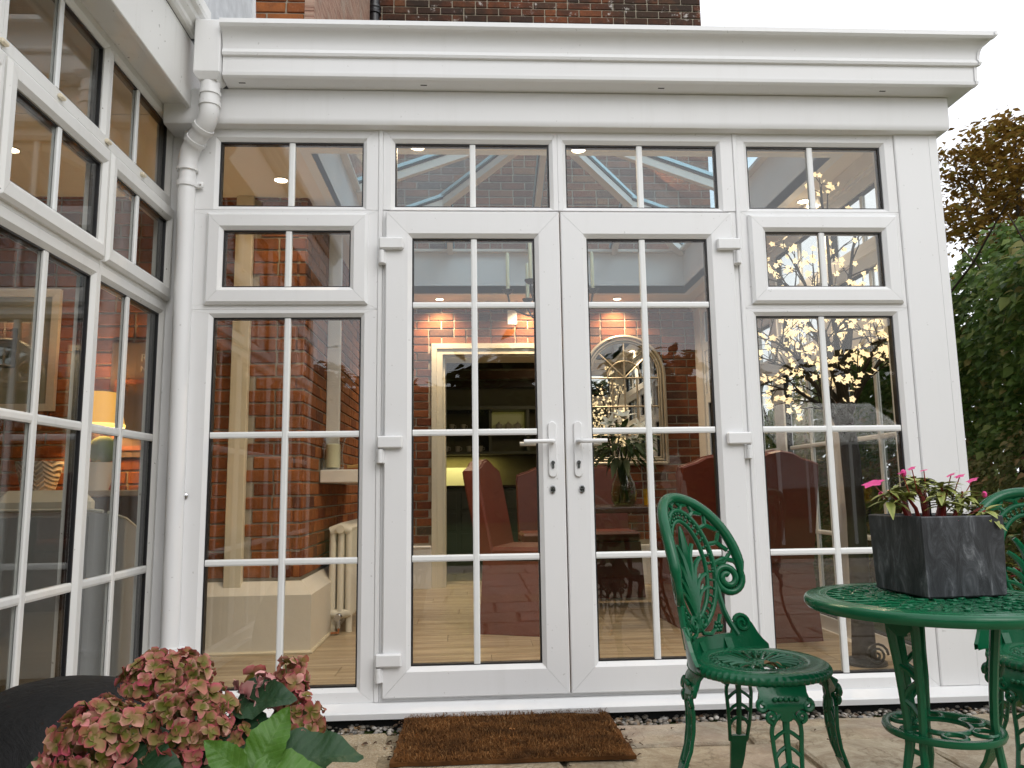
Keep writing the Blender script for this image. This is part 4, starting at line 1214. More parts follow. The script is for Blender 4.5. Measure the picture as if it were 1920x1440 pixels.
for (p, s_) in (((-0.150, -0.03, 0.100), 1.3), ((0.045, -0.06, 0.115), 0.62), ((0.095, -0.03, 0.105), 0.72), ((-0.095, -0.06, 0.125), 0.5), ((-0.07, -0.06, 0.135), 0.5), ((-0.035, -0.05, 0.130), 0.5), ((0.03, -0.05, 0.118), 0.6), ((0.005, -0.085, 0.012), 0.8)):
    place_dir('flower', fmm, ip, p, (1, -0.3, 0.25 + 0.4 * rp.random()), (rp.gauss(0, 0.3), -0.2, 1), s_)
    q = (p[0] * 0.75, p[1] * 0.75, p[2] * 0.6)
    mb = MB(); mb.tube([q, p], 0.0013, 5); mb.build('flower_stalk', M['stem_red'], ip, world=False)
for (p, s_) in (((-0.128, -0.02, 0.075), 0.006), ((-0.088, -0.055, 0.125), 0.007), ((0.108, -0.05, 0.072), 0.006)):
    mb = MB(); mb.ball(p, s_, 7, 5, (1, 1, 1.3)); mb.build('flower_bud', M['pink'], ip, 60, world=False)
# small black plant label behind the flowers
lb = MB(); lb.sweep([[(0.024 * c_, y_, 0.016 * s_) for c_, s_ in [(math.cos(PI * k / 8), math.sin(PI * k / 8)) for k in range(9)]] for y_ in (-0.001, 0.001)]); lb.box(-0.002, 0.002, -0.001, 0.001, -0.14, 0.0)
o = lb.build('plant_label', M['black_iron']); o.location = (1.135, -1.36, PT + 0.255); tag(o, 'small black plant tag sticking up between the impatiens flowers', 'plant label')

# curled dry leaf on the chair seat
M['dry'] = flat_mat('curled dry leaf', (0.20, 0.115, 0.045), 0.8, var=0.4, nscale=60)
def dry_leaf(loc, s_, rot, label, name='fallen_leaf', mat=None):
    mb = MB(); blade(mb, (-0.5 * s_, 0, 0.10 * s_), (1, 0, 0.0), (0, 0, 1), s_, s_ * 0.55, 0.35, 5, 0.7)
    for k in range(3): blade(mb, (-0.3 * s_ + 0.25 * k * s_, 0, 0.12 * s_), (0.5, 0.8 if k % 2 else -0.8, 0.2), (0, 0, 1), s_ * 0.4, s_ * 0.25, 0.5, 3, 0.5)
    zmin = min(p[2] for p in mb.v); mb.v = [(x, y_, z - zmin) for x, y_, z in mb.v]
    o = link_mesh(name, mb.mesh(name, mat or M['dry'], 60, recalc=False), None, loc, (0, 0, rot))
    return tag(o, label, 'leaf')
dry_leaf((0.748, -1.262, SZ + 0.001), 0.044, 0.3, 'curled brown dry leaf lying on the green chair seat')

# ------------------------------------------------------------------ coir mat and what lies about it
MX0, MX1, MY0, MY1 = -0.272, 0.528, -0.560, -0.030
mat_ = thing('doormat', 'shaggy brown coir doormat lying before the double doors', 'doormat', (0.13, -0.3, 0.003))
def coir_mat():
    t = NT('coir fibre'); r = t.rand(); p = t.world_pos()
    c = t.ramp(r, [(0.0, (0.085, 0.034, 0.011)), (0.5, (0.16, 0.068, 0.021)), (0.9, (0.25, 0.12, 0.044)), (1.0, (0.34, 0.20, 0.09))])
    c = t.mix(t.ramp(t.noise(t.world_pos((3, 9, 1)), 1.6, 5, 0.6), [(0.42, (0, 0, 0)), (0.62, (0.75,) * 3)]), c, (0.035, 0.017, 0.008))
    return t.set(c, 0.9, spec=0.1)
M['coir'] = coir_mat()
mb = MB()
pts = []
for (ax, ay, bx, by) in ((MX0 - 0.006, MY0, MX1 + 0.012, MY0), (MX1 + 0.012, MY0, MX1, MY1), (MX1, MY1, MX0, MY1), (MX0, MY1, MX0 - 0.006, MY0)):
    for k in range(14): pts.append((ax + (bx - ax) * k / 14 + rnd.uniform(-0.004, 0.004), ay + (by - ay) * k / 14 + rnd.uniform(-0.004, 0.004)))
mb.sweep([[(x, y_, 0.004) for x, y_ in pts], [(x, y_, 0.016) for x, y_ in pts]])
mb.build('mat_base', M['coir'], mat_)
mb = MB(); rm = random.Random(5)
for k in range(15000):
    x = rm.uniform(MX0 + 0.008, MX1 - 0.006); y_ = rm.uniform(MY0, MY1); 
    a = rm.uniform(0, 2 * PI); L = rm.uniform(0.008, 0.026); e = rm.uniform(0.1, 0.9)
    w = rm.uniform(0.0006, 0.0013)
    dx, dy = math.cos(a) * L, math.sin(a) * L
    z0 = 0.015
    p0 = (x, y_, z0); p1 = (x + dx * 0.6, y_ + dy * 0.6, z0 + L * e); p2 = (x + dx, y_ + dy, z0 + L * e * 0.75)
    nx, ny = -math.sin(a) * w, math.cos(a) * w
    i = len(mb.v)
    mb.v += [(p0[0] - nx, p0[1] - ny, p0[2]), (p0[0] + nx, p0[1] + ny, p0[2]), (p1[0] + nx, p1[1] + ny, p1[2]), (p1[0] - nx, p1[1] - ny, p1[2]), p2]
    mb.f += [[i, i + 1, i + 2, i + 3], [i + 3, i + 2, i + 4]]
tag(mb.build('coir_pile', M['coir'], mat_, recalc=False), kind='stuff')
ft = MB()
for s_ in (1, -1):
    for k in range(9):
        blade(ft, (0.018 + k * 0.009, 0, 0.002), (0.8, s_ * 0.35, 0.05), (0, 0, 1), 0.026, 0.012, 0.05, 2, 0.1)
ft.tube([(-0.045, 0, 0.002), (0.02, 0, 0.003), (0.11, 0, 0.001)], [0.0018, 0.0014, 0.0006], 5)
o = link_mesh('feather', ft.mesh('feather', flat_mat('grey wing feather', (0.16, 0.145, 0.135), 0.7, var=0.5, nscale=40), recalc=False), None, (0.37, -0.145, 0.040), (0, 0, -0.12))
tag(o, 'single grey feather lying on the right rear part of the doormat', 'feather')
dry_leaf((0.56, -0.155, 0.006), 0.028, 0.9, 'small tan dry leaf on the slab right of the doormat')
dry_leaf((0.545, -0.285, 0.006), 0.030, 2.1, 'dark shrivelled leaf beside the right edge of the doormat', mat=flat_mat('blackened leaf', (0.03, 0.02, 0.012), 0.9))
dry_leaf((0.135, -0.33, 0.036), 0.022, 0.4, 'tiny orange leaf scrap in the middle of the doormat', mat=flat_mat('orange leaf', (0.36, 0.15, 0.04), 0.8))
dry_leaf((-0.448, -0.125, -0.01), 0.040, 1.3, 'upright brown leaf caught in the gravel under the left window sill')
# gravel strip below the sill
gm = NT('mixed river gravel'); r_ = gm.rand()
gc = gm.ramp(r_, [(0.0, (0.10, 0.085, 0.07)), (0.25, (0.30, 0.27, 0.23)), (0.45, (0.22, 0.15, 0.09)), (0.65, (0.42, 0.38, 0.33)), (0.85, (0.16, 0.155, 0.15)), (1.0, (0.60, 0.56, 0.50))])
gm.set(gc, 0.6)
ico = bmesh.new(); bmesh.ops.create_icosphere(ico, subdivisions=1, radius=1.0)
iv = [v.co.copy() for v in ico.verts]; if_ = [[v.index for v in f.verts] for f in ico.faces]; ico.free()
mb = MB(); rg = random.Random(9)
for k in range(1500):
    x = rg.uniform(-1.35, 2.6); y_ = rg.uniform(-0.165, 0.01); s_ = rg.choice((0.006, 0.008, 0.009, 0.011, 0.013))
    if rg.random() < 0.02: s_ = 0.02
    q = Matrix.Rotation(rg.uniform(0, PI), 3, 'Z') @ Matrix.Rotation(rg.uniform(-0.4, 0.4), 3, 'X')
    sq_ = Vector((1.3 * s_, s_, 0.65 * s_)); i = len(mb.v)
    z = -0.034 + rg.uniform(0, 0.014)
    for v in iv:
        p = q @ Vector((v.x * sq_.x * rg.uniform(0.88, 1.1), v.y * sq_.y, v.z * sq_.z)); mb.v.append((x + p.x, y_ + p.y, z + p.z))
    mb.f += [[a + i for a in f] for f in if_]
tag(mb.build('gravel', gm.m, smooth=70, recalc=False), 'strip of mixed pebbles between the paving and the white sill', kind='stuff')
# ------------------------------------------------------------------ planting
def foliage_mat(name, stops, rough=0.5, spec=0.3):
    t = NT(name); r = t.rand()
    c = t.ramp(r, stops)
    n = t.noise(t.world_pos(), 1.6, 4, 0.6)
    c = t.mix(t.ramp(n, [(0.4, (0, 0, 0)), (0.7, (0.5,) * 3)]), c, t.mix(0.5, c, (0.03, 0.035, 0.01)))
    t.set(c, rough, spec=spec)
    tl = t.new('BsdfTranslucent'); t.link(c, tl.inputs[0])
    mx = t.new('MixShader'); mx.inputs[0].default_value = 0.46
    t.link(t.b.outputs[0], mx.inputs[1]); t.link(tl.outputs[0], mx.inputs[2]); t.link(mx.outputs[0], t.o.inputs['Surface'])
    return t.m
M['hedge_leaf'] = foliage_mat('broad green hedge leaf', [(0.0, (0.07, 0.135, 0.026)), (0.4, (0.12, 0.205, 0.042)), (0.75, (0.19, 0.27, 0.066)), (0.93, (0.28, 0.33, 0.095)), (1.0, (0.34, 0.28, 0.10))])
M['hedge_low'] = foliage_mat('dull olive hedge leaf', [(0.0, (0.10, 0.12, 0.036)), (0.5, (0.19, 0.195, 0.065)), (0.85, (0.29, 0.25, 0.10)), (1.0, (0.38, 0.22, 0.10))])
M['bark'] = flat_mat('dark bark', (0.05, 0.038, 0.028), 0.9, var=0.4, nscale=20, bump=0.5)
rh = random.Random(21)
hedge = thing('hedge', 'tall leafy green hedge growing along the right side of the conservatory', 'hedge', (3.3, 1.2, GZ))
lv = {}
def leaf_variants(prefix, mat, L, Wd, n=4, seg=3, shape=0.75):
    out = []
    for k in range(n):
        mb = MB(); blade(mb, (0, 0, 0), (1, 0, 0), (0, 0, 1), L * (0.85 + 0.12 * k), Wd * (0.9 + 0.1 * k), 0.12 + 0.10 * k, seg, 0.22 + 0.08 * k, shape=shape)
        out.append(mb.mesh('leaf', mat, 60, recalc=False))
    return out
hv = leaf_variants('hedge', M['hedge_leaf'], 0.058, 0.047)
hl = leaf_variants('hedge', M['hedge_low'], 0.046, 0.026)
def hedge_top(y_): return 2.40 + 0.16 * math.sin(y_ * 2.3) + 0.10 * math.sin(y_ * 5.1 + 1) - 0.10 * max(0, 1.2 - y_) - 0.22 * max(0, y_ - 2.2)
cands = []
for k in range(27000):
    y_ = rh.uniform(-0.9, 5.6); 
    if rh.random() < 0.45: y_ = rh.uniform(-0.2, 2.6)
    zt = hedge_top(y_)
    z = GZ + (zt - GZ) * rh.random() ** 0.9
    face = 2.98 + 0.10 * math.sin(y_ * 3.1 + z * 2.0) + 0.08 * math.sin(z * 5.3 + y_) + (0.22 if z < 1.0 else 0.0) * (1.0 - z) + 0.22 * max(0, (z - zt + 0.35)) / 0.35
    x = face + abs(rh.gauss(0, 0.15))
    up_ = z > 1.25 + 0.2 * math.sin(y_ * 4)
    cands.append(((x, y_, z), up_))
def leaf_frame():
    a = rh.gauss(PI, 0.9); el = rh.uniform(-0.9, 0.25)
    d = Vector((math.cos(a) * math.cos(el), math.sin(a) * math.cos(el), math.sin(el)))
    n = Vector((rh.gauss(-0.35, 0.35), rh.gauss(-0.30, 0.4), rh.gauss(1.0, 0.3)))
    return d, n
sc_ = []
for i, (p, u_) in enumerate(cands):
    q = px(p)
    if q and 1745 < q[0] < 1925 and 380 < q[1] < 1120 and p[0] < 3.12: sc_.append((q[2], i))
sc_.sort()
single = set(i for _, i in sc_[:290])
mbu, mbl = MB(), MB()
for i, (p, up_) in enumerate(cands):
    d, n = leaf_frame(); s_ = rh.uniform(0.7, 1.2)
    if i in single:
        o = place_dir('leaf', rh.choice(hv if up_ else hl), hedge, Vector(p) - Vector(hedge.location), d, n, s_)
    else:
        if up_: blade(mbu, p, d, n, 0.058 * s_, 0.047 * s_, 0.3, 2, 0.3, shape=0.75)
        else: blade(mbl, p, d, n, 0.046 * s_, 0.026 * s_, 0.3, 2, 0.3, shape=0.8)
tag(mbu.build('foliage', M['hedge_leaf'], hedge, recalc=False), kind='stuff')
tag(mbl.build('low_foliage', M['hedge_low'], hedge, recalc=False), kind='stuff')
mbb = MB()
for k in range(6500):
    y_ = rh.uniform(-1.2, 6.2); z = GZ + (hedge_top(y_) - 0.12 - GZ) * rh.random(); d, n = leaf_frame()
    blade(mbb, (rh.uniform(3.35, 3.95), y_, z), d, n, 0.13 * rh.uniform(0.8, 1.3), 0.10, 0.3, 2, 0.3, shape=0.75)
tag(mbb.build('inner_foliage', M['hedge_leaf'], hedge, recalc=False), kind='stuff')
for k in range(16):
    y_ = -0.6 + k * 0.38; x = 3.25 + rh.uniform(-0.06, 0.12)
    mb = MB(); mb.tube([(x, y_, GZ), (x + rh.uniform(-0.1, 0.1), y_ + rh.uniform(-0.15, 0.15), 1.0), (x + rh.uniform(-0.2, 0.1), y_ + rh.uniform(-0.3, 0.3), 1.8), (x - rh.uniform(0.0, 0.25), y_ + rh.uniform(-0.35, 0.35), 2.4)], [0.022, 0.016, 0.011, 0.004], 6); mb.build('stem', M['bark'], hedge, 60)
mb = MB(); mb.tube([(3.0, 1.35, 2.05), (2.95, 0.98, 2.18), (2.93, 0.62, 2.42)], [0.008, 0.007, 0.004], 6); mb.build('stem', M['bark'], hedge, 60)
mb = MB()
for (u_, v_) in ((0.55, 0.86), (0.75, 1.02), (0.42, 0.62), (0.95, 0.74), (1.15, 0.55), (0.62, 0.40), (1.4, 0.95)):
    mb = MB(); mb.ball((2.96, u_, v_), 0.012, 8, 6); mb.build('berry', flat_mat('dark red berry', (0.16, 0.012, 0.012), 0.3) if 'berry' not in M else M['berry'], hedge, 60)

# trees: trunk, limbs and leaf clumps
def clump_tree(name, label, cat, base, h_trunk, centre, rad, n_cl, n_leaf, leaf, mat, seed, group=None, flat=0.5, limb_n=9, hole=0.0):
    r = random.Random(seed)
    t = thing(name, label, cat, base, 0, group)
    b = Vector(base); c = Vector(centre)
    mb = MB(); top = b + Vector((0, 0, h_trunk))
    mb.tube([b, b + Vector((0.03 * h_trunk, 0, h_trunk * 0.5)), top, (top + c) / 2 + Vector((0.1, 0, 0.1)), c + Vector((0, 0, rad[2] * 0.55))], [0.035 * h_trunk + 0.05, 0.03 * h_trunk + 0.03, 0.024 * h_trunk + 0.02, 0.015 * h_trunk + 0.015, 0.015], 8)
    mb.build('trunk', M['bark'], t, 60)
    cls = []
    for k in range(n_cl):
        while True:
            v = Vector((r.uniform(-1, 1), r.uniform(-1, 1), r.uniform(-1, 1)))
            if 0.25 < v.length < 1: break
        cls.append(c + Vector((v.x * rad[0], v.y * rad[1], v.z * rad[2])))
    for k in range(limb_n):
        q = cls[k * len(cls) // limb_n]
        s_ = top.lerp(c, r.uniform(0.0, 0.7))
        mb = MB(); mid = s_.lerp(q, 0.5) + Vector((r.uniform(-0.15, 0.15) * rad[0], r.uniform(-0.15, 0.15) * rad[1], 0.12 * rad[2]))
        mb.tube([s_, s_.lerp(mid, 0.5) + Vector((0, 0, 0.02)), mid, q], [0.012 * h_trunk + 0.015, 0.010 * h_trunk + 0.010, 0.006 * h_trunk + 0.008, 0.004], 6); mb.build('branch', M['bark'], t, 60)
    mb = MB()
    for k in range(n_leaf):
        q = cls[r.randrange(n_cl)]; s_ = 0.30 * max(rad) * r.uniform(0.5, 1.0)
        p = q + Vector((r.gauss(0, s_ * 0.55), r.gauss(0, s_ * 0.55), r.gauss(0, s_ * 0.55 * flat)))
        a = r.uniform(0, 2 * PI); d = Vector((math.cos(a), math.sin(a), r.uniform(-0.6, 0.3)))
        blade(mb, p, d, (r.gauss(0, 0.4), r.gauss(0, 0.4), 1), leaf * r.uniform(0.7, 1.3), leaf * 0.6, 0.2, 2, 0.2, shape=0.8)
    tag(mb.build('crown', mat, t, recalc=False), kind='stuff')
    return t
def tuft(mb, p, d, n, L): pass
M['rust'] = foliage_mat('rust brown autumn leaf', [(0.0, (0.12, 0.062, 0.016)), (0.4, (0.22, 0.12, 0.026)), (0.8, (0.28, 0.165, 0.034)), (1.0, (0.24, 0.20, 0.05))], 0.7, 0.1)
M['gold'] = foliage_mat('golden olive leaf', [(0.0, (0.08, 0.065, 0.012)), (0.6, (0.14, 0.11, 0.02)), (1.0, (0.10, 0.10, 0.025))], 0.7, 0.1)
M['tree_leaf'] = foliage_mat('dark garden tree leaf', [(0.0, (0.02, 0.035, 0.012)), (0.6, (0.04, 0.06, 0.018)), (1.0, (0.07, 0.075, 0.02))], 0.7, 0.1)
clump_tree('maple_tree', 'rust brown autumn tree with gaps of sky rising behind the green hedge', 'tree', (9.4, 9.2, GZ), 3.4, (9.7, 9.2, 5.75), (1.85, 1.7, 1.55), 84, 8600, 0.125, M['rust'], 3, None, 0.34, 16)
clump_tree('golden_shrub', 'yellow-olive feathery shrub top showing above the hedge at the right edge', 'shrub', (4.95, 3.0, GZ), 1.6, (4.98, 3.0, 2.55), (0.42, 0.4, 0.55), 22, 2600, 0.06, M['gold'], 5, None, 0.6, 6)
# garden behind the camera, seen in the glass
lab = ['tall dark garden tree nearest the left end of the far tree line', 'broad dark tree second along the far tree line behind the lawn', 'slim dark tree standing between two broad ones beyond the lawn', 'round-headed dark tree directly across the lawn from the doors', 'low spreading dark tree right of the lawn centre', 'tall pointed dark tree in the right half of the tree line', 'broad leafy dark tree near the right end of the tree line', 'last dark tree at the far right end of the tree line']
for k, x in enumerate((-15, -10.5, -6.5, -2.5, 2.0, 6.0, 10.5, 15.5)):
    hh = (6.5, 5.3, 5.8, 4.9, 5.4, 5.7, 5.2, 6.2)[k]
    clump_tree('garden_tree', lab[k], 'tree', (x, -21.0 - (k % 3), GZ), 1.2, (x, -21.0 - (k % 3), hh * 0.52), (2.9, 1.6, hh * 0.50), 30, 2600, 0.62, M['tree_leaf'], 40 + k, 'garden trees across the lawn', 0.8, 5)
mb = MB(); r2 = random.Random(77)
for k in range(5200):
    x = r2.uniform(-24, 24); z = r2.uniform(GZ, 4.3); d = Vector((r2.uniform(-1, 1), r2.uniform(-1, 1), r2.uniform(-0.6, 0.3)))
    blade(mb, (x, -19.2 - abs(r2.gauss(0, 0.3)), z), d, (0, 0.3, 1), 0.34, 0.22, 0.2, 2, 0.2)
bh = thing('boundary_hedge', 'long dark clipped boundary hedge on the far side of the lawn', 'hedge', (0, -19.5, GZ))
tag(mb.build('foliage', M['tree_leaf'], bh, recalc=False), kind='stuff')
mb = MB(); mb.box(-24, 24, -20.4, -19.7, GZ, 4.0); mb.build('core', flat_mat('dark hedge inner shade', (0.012, 0.015, 0.008), 0.95), bh)  # solid near-black block closes sky gaps; inner shade of the hedge as colour

# red begonia bed by the hedge
rb_ = thing('red_flower_clump', 'low clump of red flowers and yellow-green leaves behind the right chair', 'flowers', (2.62, 0.28, GZ))
M['redp'] = flat_mat('deep red petal', (0.34, 0.012, 0.03), 0.5, var=0.3)
M['ygl'] = foliage_mat('yellow green leaf', [(0, (0.10, 0.13, 0.02)), (1, (0.22, 0.22, 0.05))])
mb = MB(); mr = MB()
for k in range(420):
    p = (2.62 + rh.gauss(0, 0.16), 0.28 + rh.gauss(0, 0.2), GZ + 0.18 + rh.uniform(0, 0.42)); a = rh.uniform(0, 2 * PI)
    blade(mb, p, (math.cos(a), math.sin(a), rh.uniform(-0.4, 0.5)), (0, 0, 1), 0.055, 0.034, 0.3, 2, 0.3)
tag(mb.build('foliage', M['ygl'], rb_, recalc=False), kind='stuff')
for k in range(26):
    p = Vector((2.60 + rh.gauss(0, 0.15), 0.24 + rh.gauss(0, 0.18), GZ + 0.42 + rh.uniform(0, 0.16)))
    mr = MB()
    for j in range(7):
        a = 2 * PI * j / 7
        blade(mr, (0, 0, 0), (math.cos(a), math.sin(a), 0.3 + 0.4 * (j % 2)), (0, 0, 1), 0.024, 0.024, 0.1, 2, 0.2, shape=0.6)
    o = link_mesh('flower', mr.mesh('flower', M['redp'], 60, recalc=False), rb_, p - Vector(rb_.location))
for k in range(6):
    mb = MB(); mb.tube([(2.62 + rh.gauss(0, 0.05), 0.28 + rh.gauss(0, 0.06), GZ), (2.62 + rh.gauss(0, 0.12), 0.28 + rh.gauss(0, 0.14), GZ + 0.45)], [0.006, 0.003], 5); mb.build('stem', M['bark'], rb_)

# ------------------------------------------------------------------ hydrangea in the foreground
hyd = thing('hydrangea', 'hydrangea with fading pink and olive mophead blooms in the lower left foreground', 'shrub', (-0.47, -1.92, 0.0))
def petal_mat():
    t = NT('fading pink and olive petal')
    at = t.new('Attribute'); at.attribute_name = 't'
    r = t.rand()
    olive = t.ramp(r, [(0.0, (0.09, 0.105, 0.014)), (0.35, (0.16, 0.15, 0.026)), (0.7, (0.30, 0.19, 0.085)), (1.0, (0.12, 0.15, 0.022))])
    pink = t.ramp(t.math('FRACT', t.math('MULTIPLY', r, 7.31)), [(0.0, (0.42, 0.05, 0.10)), (0.35, (0.55, 0.12, 0.16)), (0.62, (0.68, 0.34, 0.30)), (0.8, (0.42, 0.12, 0.09)), (1.0, (0.42, 0.045, 0.11))])
    n = t.noise(t.world_pos(), 26, 4, 0.65)
    f = t.math('ADD', at.outputs['Fac'], t.math('MULTIPLY', t.math('SUBTRACT', n, 0.56), 2.6), True)
    c = t.mix(f, olive, pink)
    t.bump(t.noise(t.coord(), 130, 3, 0.6), 0.25, 0.002)
    t.set(c, 0.6, spec=0.2)
    tl = t.new('BsdfTranslucent'); t.link(c, tl.inputs[0])
    mx = t.new('MixShader'); mx.inputs[0].default_value = 0.25
    t.link(t.b.outputs[0], mx.inputs[1]); t.link(tl.outputs[0], mx.inputs[2]); t.link(mx.outputs[0], t.o.inputs['Surface'])
    return t.m
M['petal'] = petal_mat()
M['petal_pale'] = leaf_attr_mat('pale pink petal', (0.42, 0.18, 0.18), (0.52, 0.28, 0.26), (0.36, 0.12, 0.15))
def floret_mesh(seed, mat, s_=1.0):
    r = random.Random(seed); mb = MB(); mb.use_attr = True
    for k in range(4):
        a = PI / 2 * k + r.uniform(-0.2, 0.2); el = r.uniform(0.15, 0.75)
        d = Vector((math.cos(a), math.sin(a), el)).normalized(); n = Vector((-math.cos(a) * el, -math.sin(a) * el, 1.0))
        L = 0.021 * s_ * r.uniform(0.85, 1.15); Wd = 0.022 * s_
        rows = []; side = d.cross(n.normalized())
        for j, (q, w, tt) in enumerate(((0.0, 0.15, 0.0), (0.35, 0.8, 0.1), (0.7, 1.0, 0.45), (1.0, 0.45, 1.0))):
            c = Vector((0, 0, 0)) + d * (L * q) + n * (-0.35 * L * q * q + r.uniform(-0.13, 0.13) * L)
            i = len(mb.v)
            for sg in (-1, -0.45, 0.45, 1):
                mb.v.append(tuple(c + side * (sg * w * Wd * 0.5) + n * (0.22 * Wd * abs(sg) ** 2 * w + r.uniform(-0.11, 0.11) * Wd)))
                mb.attr.append(min(1.0, tt + (0.45 if abs(sg) == 1 and q > 0.2 else 0)))
            if rows:
                p_ = rows[-1]
                for m2 in range(3): mb.f.append([p_ + m2, p_ + m2 + 1, i + m2 + 1, i + m2])
            rows.append(i)
    return mb.mesh('floret', mat, 80, recalc=False)
flo = [floret_mesh(60 + k, M['petal']) for k in range(6)]
flp = [floret_mesh(80 + k, M['petal_pale'], 1.25) for k in range(3)]
M['stalk'] = flat_mat('green brown stalk', (0.10, 0.12, 0.035), 0.6)
r3 = random.Random(31)
heads = [((-0.566, -2.00, 0.540), (0.066, 0.062, 0.060), 125, flo), ((-0.440, -1.96, 0.548), (0.058, 0.056, 0.064), 115, flo), ((-0.560, -1.78, 0.588), (0.066, 0.055, 0.040), 90, flo), ((-0.298, -1.85, 0.578), (0.028, 0.028, 0.046), 34, flo), ((-0.345, -1.88, 0.590), (0.026, 0.026, 0.020), 9, flp), ((-0.268, -1.90, 0.530), (0.030, 0.03, 0.042), 32, flo), ((-0.345, -1.93, 0.518), (0.044, 0.038, 0.034), 24, flo), ((-0.290, -1.955, 0.468), (0.030, 0.03, 0.034), 22, flo)]
def inward(c, rad): return ((-0.445 + (c[0] + 0.445) * 0.90, c[1], c[2] - 0.012), tuple(x * 1.04 for x in rad))
heads = [(*inward(c, rad), n, fl) for c, rad, n, fl in heads]
pend = []
for hi_, (c, rad, n, fl) in enumerate(heads):
    mb = MB()
    for k in range(14):
        d = Vector((r3.gauss(0, 1), r3.gauss(0, 1), abs(r3.gauss(0, 1)) + 0.2)).normalized()
        mb.tube([(c[0], c[1], c[2] - rad[2] * 0.9), (c[0] + d.x * rad[0] * 0.5, c[1] + d.y * rad[1] * 0.5, c[2] + d.z * rad[2] * 0.3), (c[0] + d.x * rad[0] * 0.95, c[1] + d.y * rad[1] * 0.95, c[2] + d.z * rad[2] * 0.95)], 0.0016, 4)
    hd = mb.build('flower_head', M['stalk'], hyd)
    for k in range(n):
        z = 1 - 1.78 * (k + 0.5) / n; ph = k * 2.39996
        s_ = math.sqrt(max(0, 1 - z * z))
        d = Vector((s_ * math.cos(ph), s_ * math.sin(ph), z)) + Vector((r3.gauss(0, 0.10), r3.gauss(0, 0.10), r3.gauss(0, 0.10)))
        q = r3.uniform(0.80, 1.08)
        p = Vector((c[0] + d.x * rad[0] * q, c[1] + d.y * rad[1] * q, c[2] + d.z * rad[2] * q))
        nn = Vector((d.x / rad[0], d.y / rad[1], d.z / rad[2])).normalized() + Vector((r3.gauss(0, 0.38), r3.gauss(0, 0.38), r3.gauss(0, 0.38)))
        w_ = (CAM_C - p).normalized().dot(d)
        pend.append((-w_, len(pend), hd, p, nn, fl[k % len(fl)], r3.uniform(0.58, 0.90) * (1.25 if fl is flp else 1.0)))
pend.sort()
joined = {}
for i, (_, _, hd, p, nn, me, s_) in enumerate(pend):
    nn = nn.normalized(); tg_ = (nn.orthogonal().normalized())
    if i < 298:
        place_dir('floret', me, hd, p - Vector(hyd.location), tg_, nn, s_)
    else:
        mb = joined.setdefault(hd.name, MB()); mb.use_attr = True
        sd_ = nn.cross(tg_); i0 = len(mb.v)
        for v in me.vertices: mb.v.append(tuple(p + (tg_ * v.co.x + sd_ * v.co.y + nn * v.co.z) * s_))
        mb.attr += [x.value for x in me.attributes['t'].data]
        mb.f += [[a + i0 for a in f.vertices] for f in me.polygons]
for nm, mb in joined.items():
    tag(mb.build('rear_florets', M['petal'], bpy.data.objects[nm], smooth=80, recalc=False), kind='stuff')
def big_leaf_mat(name, lo, hi, vein):
    t = NT(name); at = t.new('Attribute'); at.attribute_name = 't'
    u = t.new('TexCoord'); sx = t.new('SeparateXYZ'); t.link(u.outputs['Object'], sx.inputs[0])
    r = t.rand()
    c = t.mix(r, lo, hi)
    w = t.math('SINE', t.math('MULTIPLY', t.math('SUBTRACT', sx.outputs['X'], t.math('MULTIPLY', t.math('ABSOLUTE', sx.outputs['Y']), 0.75)), 430.0))
    v = t.ramp(w, [(0.86, (0, 0, 0)), (1.0, (1, 1, 1))])
    mid = t.math('LESS_THAN', t.math('ABSOLUTE', sx.outputs['Y']), 0.0011)
    vv = t.math('MAXIMUM', v, mid)
    c = t.mix(t.math('MULTIPLY', vv, 0.30), c, vein)
    n = t.noise(t.coord(), 90, 4, 0.6)
    c = t.mix(t.math('MULTIPLY', n, 0.35), c, tuple(x * 0.5 for x in lo))
    t.bump(t.math('ADD', t.math('MULTIPLY', w, -0.22), n), 0.4, 0.003)
    t.set(c, 0.42, spec=0.35)
    tl = t.new('BsdfTranslucent'); t.link(c, tl.inputs[0])
    mx = t.new('MixShader'); mx.inputs[0].default_value = 0.22
    t.link(t.b.outputs[0], mx.inputs[1]); t.link(tl.outputs[0], mx.inputs[2]); t.link(mx.outputs[0], t.o.inputs['Surface'])
    return t.m
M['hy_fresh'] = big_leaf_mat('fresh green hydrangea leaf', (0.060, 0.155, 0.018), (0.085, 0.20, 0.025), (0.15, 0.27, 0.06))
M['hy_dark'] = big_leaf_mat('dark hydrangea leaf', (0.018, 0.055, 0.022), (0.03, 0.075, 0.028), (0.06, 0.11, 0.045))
def hy_leaf(mat, L, Wd, seed):
    r = random.Random(seed); mb = MB(); mb.use_attr = True
    seg = 14; rows = []
    for k in range(seg + 1):
        q = k / seg
        w = Wd * 0.5 * (math.sin(PI * q ** 0.72)) ** 0.8 if 0 < q < 1 else 0.0008
        jag = 1.0 + (0.06 if k % 2 else -0.03)
        i = len(mb.v)
        for sg in (-1, -0.5, 0, 0.5, 1):
            e = abs(sg)
            y_ = sg * w * (jag if e == 1 else 1)
            z = 0.30 * e * w - 0.16 * L * q * q + 0.006 * math.sin(q * 14 + seed) * e + (0.0025 if k % 2 else -0.001) * (e == 0.5)
            mb.v.append((L * q, y_, z)); mb.attr.append(q)
        if rows:
            p_ = rows[-1]
            for m2 in range(4): mb.f.append([p_ + m2, p_ + m2 + 1, i + m2 + 1, i + m2])
        rows.append(i)
    return mb.mesh('leaf', mat, 80, recalc=False)
fr = [hy_leaf(M['hy_fresh'], 0.125, 0.075, 1), hy_leaf(M['hy_fresh'], 0.10, 0.06, 2)]
dk = [hy_leaf(M['hy_dark'], 0.12, 0.08, 3 + k) for k in range(3)]
